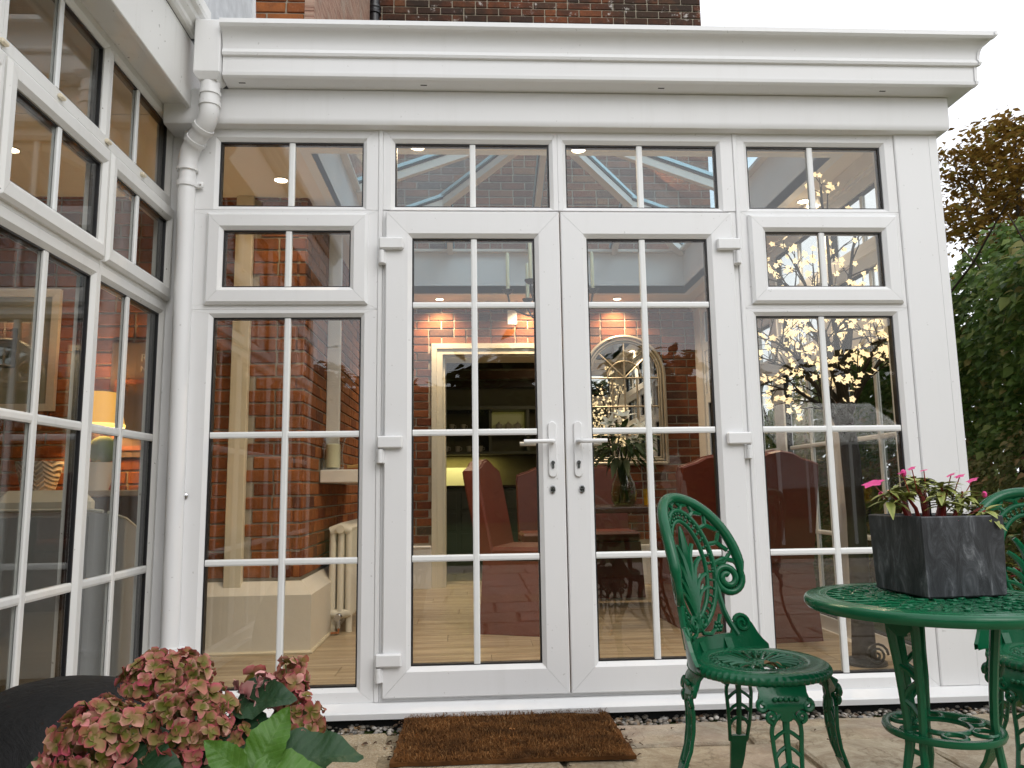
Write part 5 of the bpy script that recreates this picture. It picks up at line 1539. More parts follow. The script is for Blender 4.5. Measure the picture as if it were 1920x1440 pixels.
HL = Vector(hyd.location)
def lf(me, p, d, up=(0, -0.3, 1), s_=1.0): place_dir('leaf', me, hyd, Vector(p) - HL, d, up, s_)
lf(fr[0], (-0.318, -2.060, 0.502), (0.96, 0.05, 0.02), (0.1, -0.75, 0.8), 0.86)
lf(fr[0], (-0.318, -2.050, 0.502), (0.30, 0.2, 0.62), (-0.1, -1.0, 0.25), 0.78)
lf(fr[1], (-0.326, -2.060, 0.504), (-0.42, -0.1, 0.40), (0.2, -1.0, 0.35), 0.75)
lf(fr[1], (-0.312, -2.065, 0.492), (0.45, -0.3, -0.2), (0, -0.8, 0.7), 0.62)
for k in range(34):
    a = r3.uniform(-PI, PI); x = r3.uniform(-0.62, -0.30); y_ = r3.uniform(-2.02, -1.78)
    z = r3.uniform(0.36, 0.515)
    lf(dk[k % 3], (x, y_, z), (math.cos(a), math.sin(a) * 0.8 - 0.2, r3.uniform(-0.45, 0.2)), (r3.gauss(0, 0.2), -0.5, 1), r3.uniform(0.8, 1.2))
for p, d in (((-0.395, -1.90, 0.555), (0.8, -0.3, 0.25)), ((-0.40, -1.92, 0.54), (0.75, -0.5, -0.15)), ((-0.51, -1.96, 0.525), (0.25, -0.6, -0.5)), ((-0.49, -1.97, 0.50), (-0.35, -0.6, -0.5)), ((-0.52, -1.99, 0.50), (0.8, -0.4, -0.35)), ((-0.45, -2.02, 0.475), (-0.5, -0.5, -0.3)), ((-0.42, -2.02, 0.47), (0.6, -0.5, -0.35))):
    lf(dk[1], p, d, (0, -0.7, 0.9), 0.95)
for (c, rad, n, fl) in heads:
    mb = MB(); mb.tube([(-0.47 + (c[0] + 0.47) * 0.4, -1.90 + (c[1] + 1.9) * 0.4, 0.02), (c[0] * 0.8 - 0.09, c[1] * 0.8 - 0.38, 0.3), (c[0], c[1], c[2] - rad[2] * 0.6)], [0.008, 0.006, 0.004], 6); mb.build('stem', M['stalk'], hyd, 60)
pot = thing('plant_pot', 'dark glazed round pot holding the hydrangea', 'plant pot', (-0.47, -1.90, 0.0))
mb = MB(); mb.lathe([(0.0, 0.005), (0.12, 0.0), (0.125, 0.01), (0.165, 0.25), (0.175, 0.26), (0.175, 0.285), (0.158, 0.285), (0.15, 0.25), (0.0, 0.25)], n=28); mb.build('pot_body', M['slate'], pot, 40, world=False)
# dark rounded slate dome behind the hydrangea
def black_stone():
    t = NT('black slate stone'); p = t.coord()
    n = t.noise(p, 7, 6, 0.65, 0.8); f = t.noise(p, 55, 3, 0.6)
    c = t.mix(n, (0.006, 0.006, 0.0065), (0.014, 0.0135, 0.013))
    c = t.mix(t.ramp(f, [(0.70, (0, 0, 0)), (0.76, (0.3,) * 3)]), c, (0.12, 0.11, 0.10))
    t.bump(t.math('ADD', n, t.math('MULTIPLY', f, 0.2)), 0.5, 0.02)
    return t.set(c, 0.62, spec=0.2)
mb = MB(); r4 = random.Random(3)
rings = []
N = 40
for j in range(13):
    th = PI / 2 * j / 12
    rings.append([(0.345 * math.cos(th) ** 0.8 * math.cos(2 * PI * k / N) * (1 + 0.015 * math.sin(2 * PI * k / N * 3 + j * 0.4)) if j < 12 else 0.0, 0.30 * (math.cos(th) ** 0.8 if j < 12 else 0.0) * math.sin(2 * PI * k / N) * (1 + 0.015 * math.cos(2 * PI * k / N * 2)), 0.485 * math.sin(th) ** 0.85 + 0) for k in range(N)])
mb.sweep(rings, caps=False)
o = link_mesh('slate_boulder', mb.mesh('slate_boulder', black_stone(), 60), None, (-0.93, -1.36, 0.0))
tag(o, 'black rounded slate boulder at the left edge behind the hydrangea', 'boulder')
# ------------------------------------------------------------------ inside the conservatory
WARM = (1.0, 0.76, 0.50)
M['lens'] = emit_mat('lit downlight lens', (1.0, 0.80, 0.55), 14.0)
def downlight(x, y_, label, power=60.0):
    t = thing('downlight', label, 'downlight', (x, y_, 2.590), 0, 'recessed ceiling downlights')
    mb = MB(); mb.lathe([(0.040, 0.0), (0.044, -0.004), (0.036, -0.006), (0.033, -0.002), (0.033, 0.0)], n=24); mb.build('trim_ring', M['white_paint'], t, 40, world=False)
    mb = MB(); mb.lathe([(0.0, -0.0025), (0.0325, -0.0025), (0.0325, 0.0), (0.0, 0.0)], n=20); mb.build('lens', M['lens'], t, world=False)
    l = bpy.data.lights.new('downlight_beam', 'SPOT'); l.energy = power; l.color = WARM; l.spot_size = R(140); l.spot_blend = 0.9; l.shadow_soft_size = 0.03
    o = bpy.data.objects.new('downlight_beam', l); COL.objects.link(o); o.parent = t; o.location = (0, 0, -0.012)
for (x, y_, lb_, *pw_) in ((-0.26, 0.383, 'lit downlight seen through the pane above the left door'), (0.546, 0.397, 'lit downlight seen through the pane above the right door'), (-1.03, 0.803, 'lit downlight seen in the top left window', 9.0), (2.00, 1.073, 'lit downlight beside the blossom tree in the top right window'), (-0.281, 3.44, 'back downlight above the left jamb of the kitchen doorway'), (0.515, 3.44, 'back downlight above the middle of the kitchen doorway'), (1.316, 3.44, 'back downlight above the arched mirror'), (-2.25, 0.45, 'downlight in the older wing over the console table', 8.0)):
    downlight(x, y_, lb_, *pw_)

# red skirted dining chairs
def leather():
    t = NT('red brown leather'); p = t.coord()
    n = t.noise(p, 9, 5, 0.6)
    c = t.mix(n, (0.095, 0.020, 0.012), (0.165, 0.038, 0.021))
    t.bump(t.noise(p, 160, 3), 0.15, 0.002)
    return t.set(c, 0.42, spec=0.4)
M['leather'] = leather()
def dining_chair(loc, rot, label):
    t = thing('dining_chair', label, 'dining chair', (loc[0], loc[1], 0.061), rot, 'red leather dining chairs')
    mb = MB()
    mb.sweep([[(-0.245, -0.27, 0.0), (0.245, -0.27, 0.0), (0.245, 0.26, 0.0), (-0.245, 0.26, 0.0)], [(-0.225, -0.25, 0.42), (0.225, -0.25, 0.42), (0.225, 0.24, 0.42), (-0.225, 0.24, 0.42)]])
    mb.build('skirt', M['leather'], t, world=False)
    mb = MB(); mb.cbox(-0.228, 0.228, -0.255, 0.20, 0.421, 0.50, 0.02); mb.build('seat', M['leather'], t, world=False)
    mb = MB()
    out = [(-0.225, 0.42), (0.225, 0.42), (0.232, 0.90), (0.225, 0.955), (0.185, 0.970), (0.13, 0.985), (0.07, 1.015), (0.0, 1.028), (-0.07, 1.015), (-0.13, 0.985), (-0.185, 0.970), (-0.225, 0.955), (-0.232, 0.90)]
    def fn(u, v, w): return (u, 0.215 + (v - 0.42) * 0.20 + w, v)
    def fnc(u, v, w): return fn(u * 0.965, 0.42 + (v - 0.42) * 0.985, w)
    mb.sweep([[fnc(u, v, -0.05) for u, v in out], [fn(u, v, -0.036) for u, v in out], [fn(u, v, 0.036) for u, v in out], [fnc(u, v, 0.05) for u, v in out]])
    mb.build('backrest', M['leather'], t, world=False)
    mb = MB(); mb.tube([fn(u, v, -0.040) for u, v in out[2:]], 0.006, 6); mb.build('piping', M['leather'], t, 60, world=False)
    return t
dining_chair((0.36, 1.56), R(70), 'red leather dining chair seen side on inside the left door')
dining_chair((0.60, 2.98), R(0), 'red leather dining chair at the far side of the table nearest the kitchen doorway')
dining_chair((1.08, 3.03), R(0), 'red leather dining chair at the far side of the table behind the bouquet')
dining_chair((1.46, 1.70), R(183), 'red leather dining chair with its back to the right door')
dining_chair((1.62, 1.20), R(186), 'red leather dining chair behind the right window beside the blossom tree')
# dining table
dt = thing('dining_table', 'dark dining table set inside behind the double doors', 'dining table', (1.05, 2.28, 0.061))
M['dark_wood'] = flat_mat('dark polished wood', (0.045, 0.022, 0.014), 0.25, var=0.3, nscale=6)
mb = MB(); mb.cbox(-0.52, 0.52, -0.50, 0.50, 0.675, 0.712, 0.006); mb.build('tabletop', M['dark_wood'], dt, world=False)
for (x, y_) in ((-0.46, -0.44), (0.46, -0.44), (0.46, 0.44), (-0.46, 0.44)):
    mb = MB(); mb.cbox(x - 0.035, x + 0.035, y_ - 0.035, y_ + 0.035, 0.0, 0.674, 0.005); mb.build('leg', M['dark_wood'], dt, world=False)
TT = 0.061 + 0.7125
# vase of flowers
vg = NT('green tinted vase glass'); tr_ = vg.new('BsdfTransparent'); tr_.inputs[0].default_value = (0.80, 0.86, 0.70, 1); gl_ = vg.new('BsdfGlossy'); gl_.inputs['Roughness'].default_value = 0.03; lw_ = vg.new('LayerWeight'); lw_.inputs[0].default_value = 0.35
mx_ = vg.new('MixShader'); vg.link(lw_.outputs['Facing'], mx_.inputs[0]); vg.link(tr_.outputs[0], mx_.inputs[1]); vg.link(gl_.outputs[0], mx_.inputs[2]); vg.link(mx_.outputs[0], vg.o.inputs['Surface'])
M['vase'] = vg.m
VX, VY = 1.09, 2.30
vs = thing('glass_vase', 'clear rounded glass vase with water on the dining table', 'vase', (VX, VY, TT))
mb = MB(); mb.lathe([(0.0, 0.002), (0.07, 0.002), (0.088, 0.03), (0.095, 0.09), (0.080, 0.16), (0.055, 0.21), (0.050, 0.24), (0.060, 0.27)], n=28); mb.build('vase_body', M['vase'], vs, 60, world=False)
mb = MB(); mb.lathe([(0.0, 0.008), (0.066, 0.008), (0.084, 0.03), (0.090, 0.09), (0.082, 0.14), (0.0, 0.141)], n=24); mb.build('water', glass_mat('greenish water', (0.70, 0.76, 0.50), 0.03), vs, 60, world=False)
bq = thing('bouquet', 'white lily and foliage bouquet standing in the glass vase', 'bouquet', (VX, VY, TT + 0.02))
M['bq_leaf'] = foliage_mat('bouquet leaf', [(0, (0.03, 0.06, 0.02)), (0.6, (0.06, 0.10, 0.035)), (1, (0.22, 0.27, 0.17))])
M['petal_white'] = flat_mat('white petal', (0.78, 0.76, 0.66), 0.5, var=0.06)
r5 = random.Random(8)
bl = leaf_variants('bouquet', M['bq_leaf'], 0.13, 0.045, 4, 4)
for k in range(120):
    v = Vector((r5.gauss(0, 1), r5.gauss(0, 1), r5.gauss(0.25, 0.8))).normalized()
    p = Vector((v.x * 0.15, v.y * 0.15, 0.40 + v.z * 0.13)) * 1.0
    place_dir('leaf', bl[k % 4], bq, p, (v.x, v.y, v.z * 0.5 - 0.15), (0, -0.3, 1), r5.uniform(0.7, 1.2))
lily = MB()
for k in range(6):
    a = 2 * PI * k / 6
    blade(lily, (0, 0, 0), (math.cos(a) * 0.8, math.sin(a) * 0.8, 0.7), (-math.cos(a), -math.sin(a), 0.6), 0.075, 0.030, 0.3, 4, 0.3)
lily = lily.mesh('flower', M['petal_white'], 60, recalc=False)
for (p, d, s_) in (((-0.10, -0.10, 0.56), (-0.4, -0.7, 0.7), 1.1), ((0.10, -0.13, 0.52), (0.4, -0.8, 0.6), 1.1), ((-0.16, -0.08, 0.42), (-0.9, -0.5, 0.2), 0.9), ((0.0, -0.06, 0.60), (0, -0.4, 1), 1.4), ((-0.12, -0.12, 0.50), (-0.5, -0.8, 0.4), 0.7), ((0.05, -0.15, 0.44), (0.2, -1, 0.3), 0.8), ((0.15, -0.05, 0.46), (0.8, -0.5, 0.4), 0.9), ((-0.05, 0.05, 0.56), (-0.3, 0.2, 1), 0.9), ((0.18, -0.1, 0.38), (0.9, -0.4, 0.1), 0.8), ((-0.02, -0.16, 0.48), (0, -1, 0.5), 0.55)):
    nn = Vector(d); place_dir('flower', lily, bq, p, nn.orthogonal(), nn, s_)
for k in range(10):
    a = r5.uniform(0, 2 * PI); mb = MB(); mb.tube([(0.04 * math.cos(a), 0.04 * math.sin(a), 0.0), (0.02 * math.cos(a + 2), 0.02 * math.sin(a + 2), 0.22), (0.10 * math.cos(a + 2.5), 0.10 * math.sin(a + 2.5), 0.42)], 0.004, 5); mb.build('stem', M['bq_leaf'], bq, 60, world=False)
# yellow candle glass on the table
yc = thing('yellow_tumbler', 'small yellow glass tumbler beside the vase on the dining table', 'tumbler', (1.285, 2.36, TT))
mb = MB(); mb.lathe([(0.0, 0.0), (0.034, 0.0), (0.040, 0.115), (0.037, 0.115), (0.032, 0.01), (0.0, 0.01)], n=20); mb.build('tumbler_body', flat_mat('yellow glass', (0.75, 0.42, 0.015), 0.2, var=0.05), yc, 40, world=False)

# arched window mirror
AX, AW, AZ, AB, AY = 1.385, 0.375, 1.905, 1.10, 3.575
mi = thing('arched_mirror', 'arched silver-gilt window mirror with glazing bars on the brick back wall', 'mirror', (AX, AY, AB))
M['gilt'] = flat_mat('silver gilt frame', (0.42, 0.36, 0.27), 0.38, 0.55, var=0.15)
mm_ = NT('mirror silver'); mm_.set((0.86, 0.87, 0.86), 0.01, 1.0); M['mirror'] = mm_.m
def arch_path(r_, zb, n=28): return [(AX + r_, AY, zb)] + [(AX + r_ * math.cos(PI * k / n), AY, AZ + r_ * math.sin(PI * k / n)) for k in range(n + 1)] + [(AX - r_, AY, zb)]
mb = MB(); pts = [(x, z) for x, _, z in arch_path(AW - 0.03, AB + 0.03)]
mb.sweep([[(x, AY + 0.005, z) for x, z in pts], [(x, AY + 0.010, z) for x, z in pts]]); mb.build('mirror_glass', M['mirror'], mi)
for (r_, t_, yo, nm) in ((AW - 0.014, 0.017, -0.012, 'frame'), (AW - 0.044, 0.012, -0.006, 'frame'), (AW - 0.064, 0.008, -0.002, 'frame')):
    pth = [(x, y_ + yo, z) for x, y_, z in arch_path(r_, AB + AW - r_)]
    mb = MB(); mb.tube(pth, t_, 8); mb.tube([pth[-1], pth[0]], t_, 8); mb.build(nm, M['gilt'], mi, 50)
def mbar(path):
    mb = MB(); mb.tube(path, 0.008, 6); mb.build('glazing_bar', M['gilt'], mi, 50)
ir = AW - 0.06
for x in (-ir / 3 * 1.08, 0.03 * 0, ir / 3 * 1.08): mbar([(AX + x, AY, AB + 0.05), (AX + x, AY, AZ - 0.02 if x else AZ + ir)])
for z in (AZ - 0.02, AZ - 0.28, AZ - 0.54): mbar([(AX - ir, AY, z), (AX + ir, AY, z)])
mbar([(AX + 0.155 * math.cos(PI * k / 14), AY, AZ - 0.02 + 0.155 * math.sin(PI * k / 14)) for k in range(15)])
for a in (R(42), R(138)): mbar([(AX, AY, AZ - 0.02), (AX + ir * math.cos(a), AY, AZ + ir * math.sin(a))])

# candle chandelier
ch = thing('chandelier', 'black iron chandelier with tall cream candles hanging from the roof lantern', 'chandelier', (0.53, 1.74, 2.10))
M['wax'] = flat_mat('cream wax candle', (0.82, 0.79, 0.55), 0.5, var=0.04)
CXY = (0.53, 1.74)
mb = MB(); mb.tube([(0.53, 1.74, 2.02), (0.53, 1.74, 2.75)], 0.010, 8); mb.ball((0.53, 1.74, 2.03), 0.03, 10, 6); mb.build('stem', M['black_iron'], ch, 50)
mb = MB()
for k in range(30):
    z = 2.76 + k * 0.021
    a = (k % 2) * PI / 2
    mb.tube([(0.53 + 0.007 * math.cos(q) * math.cos(a), 1.74 + 0.007 * math.cos(q) * math.sin(a), z + 0.015 * math.sin(q)) for q in [2 * PI * j / 8 for j in range(8)]], 0.002, 4, True)
tag(mb.build('chain', M['black_iron'], ch), kind='stuff')
for k in range(6):
    a = R(178) - k * PI / 3; c_, s_ = math.cos(a), math.sin(a)
    ar = MB(); ar.tube([(0.53 + q * c_, 1.74 + q * s_, z) for q, z in ((0.01, 2.08), (0.07, 2.05), (0.15, 2.045), (0.23, 2.08), (0.275, 2.14), (0.285, 2.195))], 0.0065, 6); ao = ar.build('arm', M['black_iron'], ch, 60)
    px_, py_ = 0.53 + 0.285 * c_, 1.74 + 0.285 * s_
    mb = MB(); mb.lathe([(0.0, 2.195), (0.018, 2.195), (0.036, 2.212), (0.040, 2.222), (0.034, 2.222), (0.016, 2.205), (0.0, 2.205)], (px_, py_, 0), 16); mb.build('drip_cup', M['black_iron'], ao, 50)
    mb = MB(); mb.lathe([(0.0, 2.206), (0.0125, 2.206), (0.0115, 2.47), (0.006, 2.482), (0.0, 2.484)], (px_, py_, 0), 12); mb.build('candle', M['wax'], ao, 50)

# illuminated blossom tree
bt_ = thing('blossom_tree', 'artificial blossom tree with black trunk and lit warm white flowers inside the right window', 'light tree', (1.845, 0.46, 0.061))
M['twig'] = flat_mat('black brown bark', (0.018, 0.013, 0.010), 0.7, var=0.3, nscale=30, bump=0.4)
M['blossom'] = emit_mat('lit warm white blossom', (1.0, 0.72, 0.36), 1.05)
r6 = random.Random(15)
mb = MB(); mb.tube([(1.845, 0.44, 0.061), (1.850, 0.44, 0.4), (1.862, 0.45, 0.75), (1.858, 0.455, 1.05), (1.850, 0.46, 1.25), (1.842, 0.46, 1.40)], [0.055, 0.046, 0.043, 0.044, 0.036, 0.026], 10); mb.build('trunk', M['twig'], bt_, 60)
mb = MB(); mb.lathe([(0.0, 0.0), (0.10, 0.0), (0.10, 0.012), (0.05, 0.03), (0.0, 0.03)], (1.845, 0.44, 0.061), 20)
mb.tube([(1.86 + u, 0.35, 0.061 + 0.055 + v) for u, v in spiral((0, 0), 0.055, 0.008, 2.2, 0, 1, 30)], 0.006, 6); mb.build('base', M['black_iron'], bt_, 50)
ends = []
def clampb(p): return Vector((min(p.x, 2.03), min(max(p.y, 0.14), 1.25), p.z))
starts = [(1.85, 0.45, 1.12), (1.845, 0.45, 1.30), (1.85, 0.45, 1.20), (1.845, 0.45, 1.36), (1.852, 0.455, 1.08), (1.850, 0.46, 1.22), (1.845, 0.46, 1.33), (1.842, 0.46, 1.40), (1.842, 0.46, 1.40), (1.85, 0.46, 1.18), (1.845, 0.46, 1.30), (1.842, 0.46, 1.40), (1.847, 0.46, 1.28)]
tg = [(1.47, 0.34, 1.36), (1.62, 0.26, 1.80), (2.01, 0.28, 1.50), (1.72, 0.24, 1.62), (1.50, 0.40, 1.62), (1.46, 0.42, 1.50), (1.55, 0.46, 1.95), (1.80, 0.45, 2.40), (1.68, 0.60, 2.10), (2.02, 0.36, 1.60), (2.02, 0.55, 1.85), (1.98, 0.42, 2.25), (1.52, 0.75, 1.70)]
for s_, g_ in zip(starts, tg):
    s_, g_ = Vector(s_), Vector(g_)
    mid = s_.lerp(g_, 0.45) + Vector((0, 0, 0.07))
    lp_ = [s_, s_.lerp(mid, 0.55) + Vector((r6.uniform(-0.02, 0.02), r6.uniform(-0.02, 0.02), 0.015)), mid, mid.lerp(g_, 0.5) + Vector((0, r6.uniform(-0.03, 0.03), 0.03)), g_]
    mb = MB(); mb.tube(lp_, [0.016, 0.013, 0.010, 0.007, 0.003], 6)
    tw = []
    for k in range(9):
        q = 0.28 + 0.72 * k / 9
        i = min(3, int(q * 4)); b = lp_[i].lerp(lp_[i + 1], q * 4 - i)
        v = (g_ - s_).normalized() * 0.6 + Vector((r6.gauss(0, 0.55), r6.gauss(0, 0.4), r6.gauss(0.15, 0.55)))
        e = clampb(b + v.normalized() * r6.uniform(0.12, 0.26))
        m3 = b.lerp(e, 0.5) + Vector((r6.uniform(-0.02, 0.02), r6.uniform(-0.02, 0.02), 0.015))
        mb.tube([b, m3, e], [0.0045, 0.0032, 0.0016], 5)
        tw.append((b, m3, e)); ends.append(e)
        for j in range(3):
            b2 = m3.lerp(e, r6.uniform(-0.4, 0.9)); e2 = clampb(b2 + (v.normalized() + Vector((r6.gauss(0, 0.7), r6.gauss(0, 0.5), r6.gauss(0, 0.7)))).normalized() * r6.uniform(0.04, 0.09))
            mb.tube([b2, e2], [0.002, 0.0013], 4); ends.append(e2)
    mb.build('branch', M['twig'], bt_, 60)
bm_ = MB()
for k in range(5):
    a = 2 * PI * k / 5
    blade(bm_, (0, 0, 0), (math.cos(a), math.sin(a), 0.45), (0, 0, 1), 0.0185, 0.0165, 0.1, 2, 0.25, shape=0.6)
bmesh_ = bm_.mesh('blossom', M['blossom'], recalc=False)
r6.shuffle(ends)
for e in ends[:300]:
    n = Vector((r6.gauss(0, 0.6), r6.gauss(-0.3, 0.6), r6.gauss(0, 0.6))); n = n.normalized() if n.length > 0.1 else Vector((0, -1, 0))
    place_dir('blossom', bmesh_, bt_, e - Vector(bt_.location), n.orthogonal(), n, r6.uniform(0.8, 1.15))

mb = MB()
for e in ends[300:]:
    for k in range(5):
        a = 2 * PI * k / 5 + e.x * 90
        blade(mb, e, (math.cos(a), -0.35 + 0.4 * math.sin(e.z * 50), math.sin(a)), (0, -1, 0.2), 0.0185, 0.0165, 0.1, 2, 0.25, shape=0.6)
tag(mb.build('further_blossom', M['blossom'], bt_, recalc=False), kind='stuff')

# column radiator under the shelf
rd = thing('radiator', 'cream column radiator standing against the left brick wall', 'radiator', (-0.78, 2.0, 0.061))
M['rad'] = flat_mat('cream radiator enamel', (0.74, 0.70, 0.60), 0.3, var=0.03)
for k in range(12):
    y_ = 1.58 + k * 0.062
    mb = MB(); 
    for x in (-0.855, -0.805, -0.755):
        mb.tube([(x, y_, 0.17), (x, y_, 0.66)], 0.021, 10)
    mb.tube([(-0.868, y_, 0.18), (-0.805, y_, 0.165), (-0.742, y_, 0.18)], 0.027, 10); mb.tube([(-0.868, y_, 0.66), (-0.805, y_, 0.685), (-0.742, y_, 0.66)], 0.029, 10)
    mb.build('radiator_column', M['rad'], rd, 60)
mb = MB(); mb.tube([(-0.805, 1.575, 0.675), (-0.805, 1.535, 0.675)], 0.026, 12); mb.build('end_plug', M['rad'], rd, 50)
for y_ in (1.60, 2.24):
    mb = MB(); mb.tube([(-0.855, y_, 0.061), (-0.855, y_, 0.16)], 0.02, 8); mb.tube([(-0.755, y_, 0.061), (-0.755, y_, 0.16)], 0.02, 8); mb.build('radiator_foot', M['rad'], rd, 50)
mb = MB(); mb.tube([(-0.80, 1.555, 0.165), (-0.80, 1.50, 0.165), (-0.80, 1.50, 0.10)], 0.012, 10); mb.ball((-0.80, 1.50, 0.165), 0.022, 10, 6); mb.tube([(-0.80, 1.47, 0.165), (-0.80, 1.445, 0.165)], 0.018, 10); mb.build('valve', M['steel'], rd, 50)
mb = MB(); mb.tube([(-0.80, 1.50, 0.10), (-0.80, 1.50, 0.075), (-0.845, 1.50, 0.072)], 0.0075, 8); mb.build('copper_pipe', flat_mat('copper pipe', (0.55, 0.24, 0.12), 0.35, 0.9), rd, 50)
cv = thing('hurricane_candle', 'cream pillar candle in a glass hurricane vase on the white shelf', 'candle', (-0.868, 1.60, 1.036))
mb = MB(); mb.lathe([(0.0, 0.014), (0.046, 0.014), (0.046, 0.155), (0.030, 0.162), (0.0, 0.160)], n=20); mb.build('candle', M['wax'], cv, 40, world=False)
hg = NT('hurricane glass'); tr_ = hg.new('BsdfTransparent'); tr_.inputs[0].default_value = (0.93, 0.94, 0.93, 1); gl_ = hg.new('BsdfGlossy'); gl_.inputs['Roughness'].default_value = 0.03; lw_ = hg.new('LayerWeight'); lw_.inputs[0].default_value = 0.3
mx_ = hg.new('MixShader'); hg.link(lw_.outputs['Facing'], mx_.inputs[0]); hg.link(tr_.outputs[0], mx_.inputs[1]); hg.link(gl_.outputs[0], mx_.inputs[2]); hg.link(mx_.outputs[0], hg.o.inputs['Surface'])
mb = MB(); mb.lathe([(0.0, 0.001), (0.062, 0.001), (0.068, 0.012), (0.066, 0.04), (0.060, 0.10), (0.066, 0.16), (0.085, 0.205)], n=24); mb.build('glass_shade', hg.m, cv, 60, world=False)
tw_ = MB()
for k in range(14): tw_.tube([(-0.77 + r6.uniform(-0.01, 0.01), 1.585 + r6.uniform(-0.02, 0.02), 1.046 + r6.uniform(0, 0.02)), (-0.70, 1.60 + r6.uniform(-0.03, 0.03), 1.05 + r6.uniform(0, 0.02)), (-0.655 + r6.uniform(-0.01, 0.02), 1.60 + r6.uniform(-0.04, 0.04), 1.035 + r6.uniform(0, 0.03))], 0.0038, 5)
o = tw_.build('twig_bundle', flat_mat('dry straw twigs', (0.40, 0.24, 0.08), 0.8, var=0.3)); tag(o, 'bundle of dry golden twigs lying on the white shelf beside the candle', 'twigs', kind=None)

# ------------------------------------------------------------------ inside the older wing
M['linen'] = flat_mat('grey linen', (0.34, 0.34, 0.33), 0.9, var=0.08, nscale=60, bump=0.2)
M['cushion'] = flat_mat('cream cushion', (0.62, 0.58, 0.46), 0.9, var=0.06, nscale=30)
sf = thing('sofa', 'grey linen sofa with cream piping standing behind the left window panes', 'sofa', (-2.1, 0.15, 0.061))
mb = MB(); mb.cbox(-2.62, -1.555, 0.0, 0.13, 0.16, 0.845, 0.03); mb.build('backrest', M['linen'], sf)
mb = MB(); mb.cbox(-2.60, -1.57, 0.131, 0.60, 0.16, 0.50, 0.03); mb.build('seat', M['linen'], sf)
for (a, b) in ((-2.70, -2.621), (-1.554, -1.475)):
    mb = MB(); mb.sweep([[(a, 0.0, 0.16), (b, 0.0, 0.16), (b, 0.0, 0.83), (a, 0.0, 0.83)], [(a, 0.16, 0.16), (b, 0.16, 0.16), (b, 0.16, 0.80), (a, 0.16, 0.80)], [(a, 0.62, 0.16), (b, 0.62, 0.16), (b, 0.62, 0.62), (a, 0.62, 0.62)]]); mb.build('arm', M['linen'], sf)
mb = MB(); mb.tube([(-2.62, 0.0, 0.842), (-1.56, 0.0, 0.842), (-1.50, 0.0, 0.835)], 0.008, 6); mb.tube([(-1.478, 0.0, 0.832), (-1.478, 0.16, 0.80), (-1.478, 0.62, 0.62)], 0.007, 6); mb.build('piping', M['cushion'], sf, 60)
for x in (-2.32, -1.84):
    mb = MB(); mb.cbox(x - 0.20, x + 0.20, 0.135, 0.27, 0.50, 0.925, 0.05); mb.build('cushion', M['cushion'], sf)
for (x, y_) in ((-2.6, 0.05), (-1.55, 0.05), (-1.55, 0.55), (-2.6, 0.55)):
    mb = MB(); mb.tube([(x, y_, 0.061), (x, y_, 0.16)], [0.018, 0.024], 8); mb.build('leg', M['dark_wood'], sf)
cs = thing('console_table', 'dark wood console with pale top against the brick wall of the older wing', 'console table', (-2.2, 0.82, 0.061))
mb = MB(); mb.cbox(-3.1, -1.42, 0.68, 0.97, 0.895, 0.925, 0.004); mb.build('tabletop', flat_mat('pale limed oak', (0.40, 0.34, 0.26), 0.5, var=0.15, nscale=5), cs)
mb = MB(); mb.cbox(-3.05, -1.46, 0.71, 0.95, 0.75, 0.894, 0.004); mb.build('drawer_box', M['dark_wood'], cs)
for x in (-3.02, -2.25, -1.49):
    for y_ in (0.735, 0.925):
        mb = MB(); mb.cbox(x - 0.025, x + 0.025, y_ - 0.025, y_ + 0.025, 0.061, 0.749, 0.004); mb.build('leg', M['dark_wood'], cs)
mb = MB(); mb.cbox(-3.03, -1.48, 0.72, 0.94, 0.22, 0.245, 0.004); mb.build('lower_shelf', M['dark_wood'], cs)
M['zig'] = None
def zig_mat():
    t = NT('white pot with chevron relief'); c = t.new('TexCoord'); sx = t.new('SeparateXYZ'); t.link(c.outputs['Object'], sx.inputs[0])
    zz = t.math('PINGPONG', t.math('MULTIPLY', sx.outputs['X'], 1.0), 0.03)
    w = t.math('SINE', t.math('MULTIPLY', t.math('ADD', sx.outputs['Z'], zz), 260.0))
    col = t.mix(t.ramp(w, [(0.3, (0, 0, 0)), (0.7, (1, 1, 1))]), (0.42, 0.40, 0.36), (0.62, 0.60, 0.55))
    t.bump(w, 0.6, 0.006)
    return t.set(col, 0.6)
M['zig'] = zig_mat()
def pot_(x, label, mat, y_=0.80, h=0.15):
    p = thing('ornamental_pot', label, 'pot', (x, y_, 0.9255))
    mb = MB(); mb.lathe([(0.0, 0.0), (0.075, 0.0), (0.110, h), (0.100, h), (0.068, 0.012), (0.0, 0.012)], n=28); mb.build('pot_body', mat, p, 40, world=False)
    return p
pot_(-2.20, 'white chevron-patterned pot on the console nearest the sofa end', M['zig'])
pot_(-1.935, 'plain white pot holding a topiary ball on the console', M['plaster'], 0.80, 0.14)
tp_ = thing('topiary_ball', 'round green topiary ball in the plain white pot on the console', 'topiary', (-1.885, 0.79, 1.07))
mb = MB(); rt = random.Random(4)
mb.ball((0, 0, 0.06), 0.072, 16, 10); mb.build('topiary_core', flat_mat('lime green moss', (0.10, 0.16, 0.02), 0.9, nscale=80, bump=0.8), tp_, 60, world=False)
tl_ = thing('table_lamp', 'table lamp with glowing yellow shade on the console against the brick wall', 'lamp', (-1.955, 0.86, 0.9255))
M['shade'] = emit_mat('glowing yellow lampshade', (1.0, 0.47, 0.06), 0.75, True); M['shade'].node_tree.nodes['Principled BSDF'].inputs['Base Color'].default_value = (0.55, 0.33, 0.07, 1)
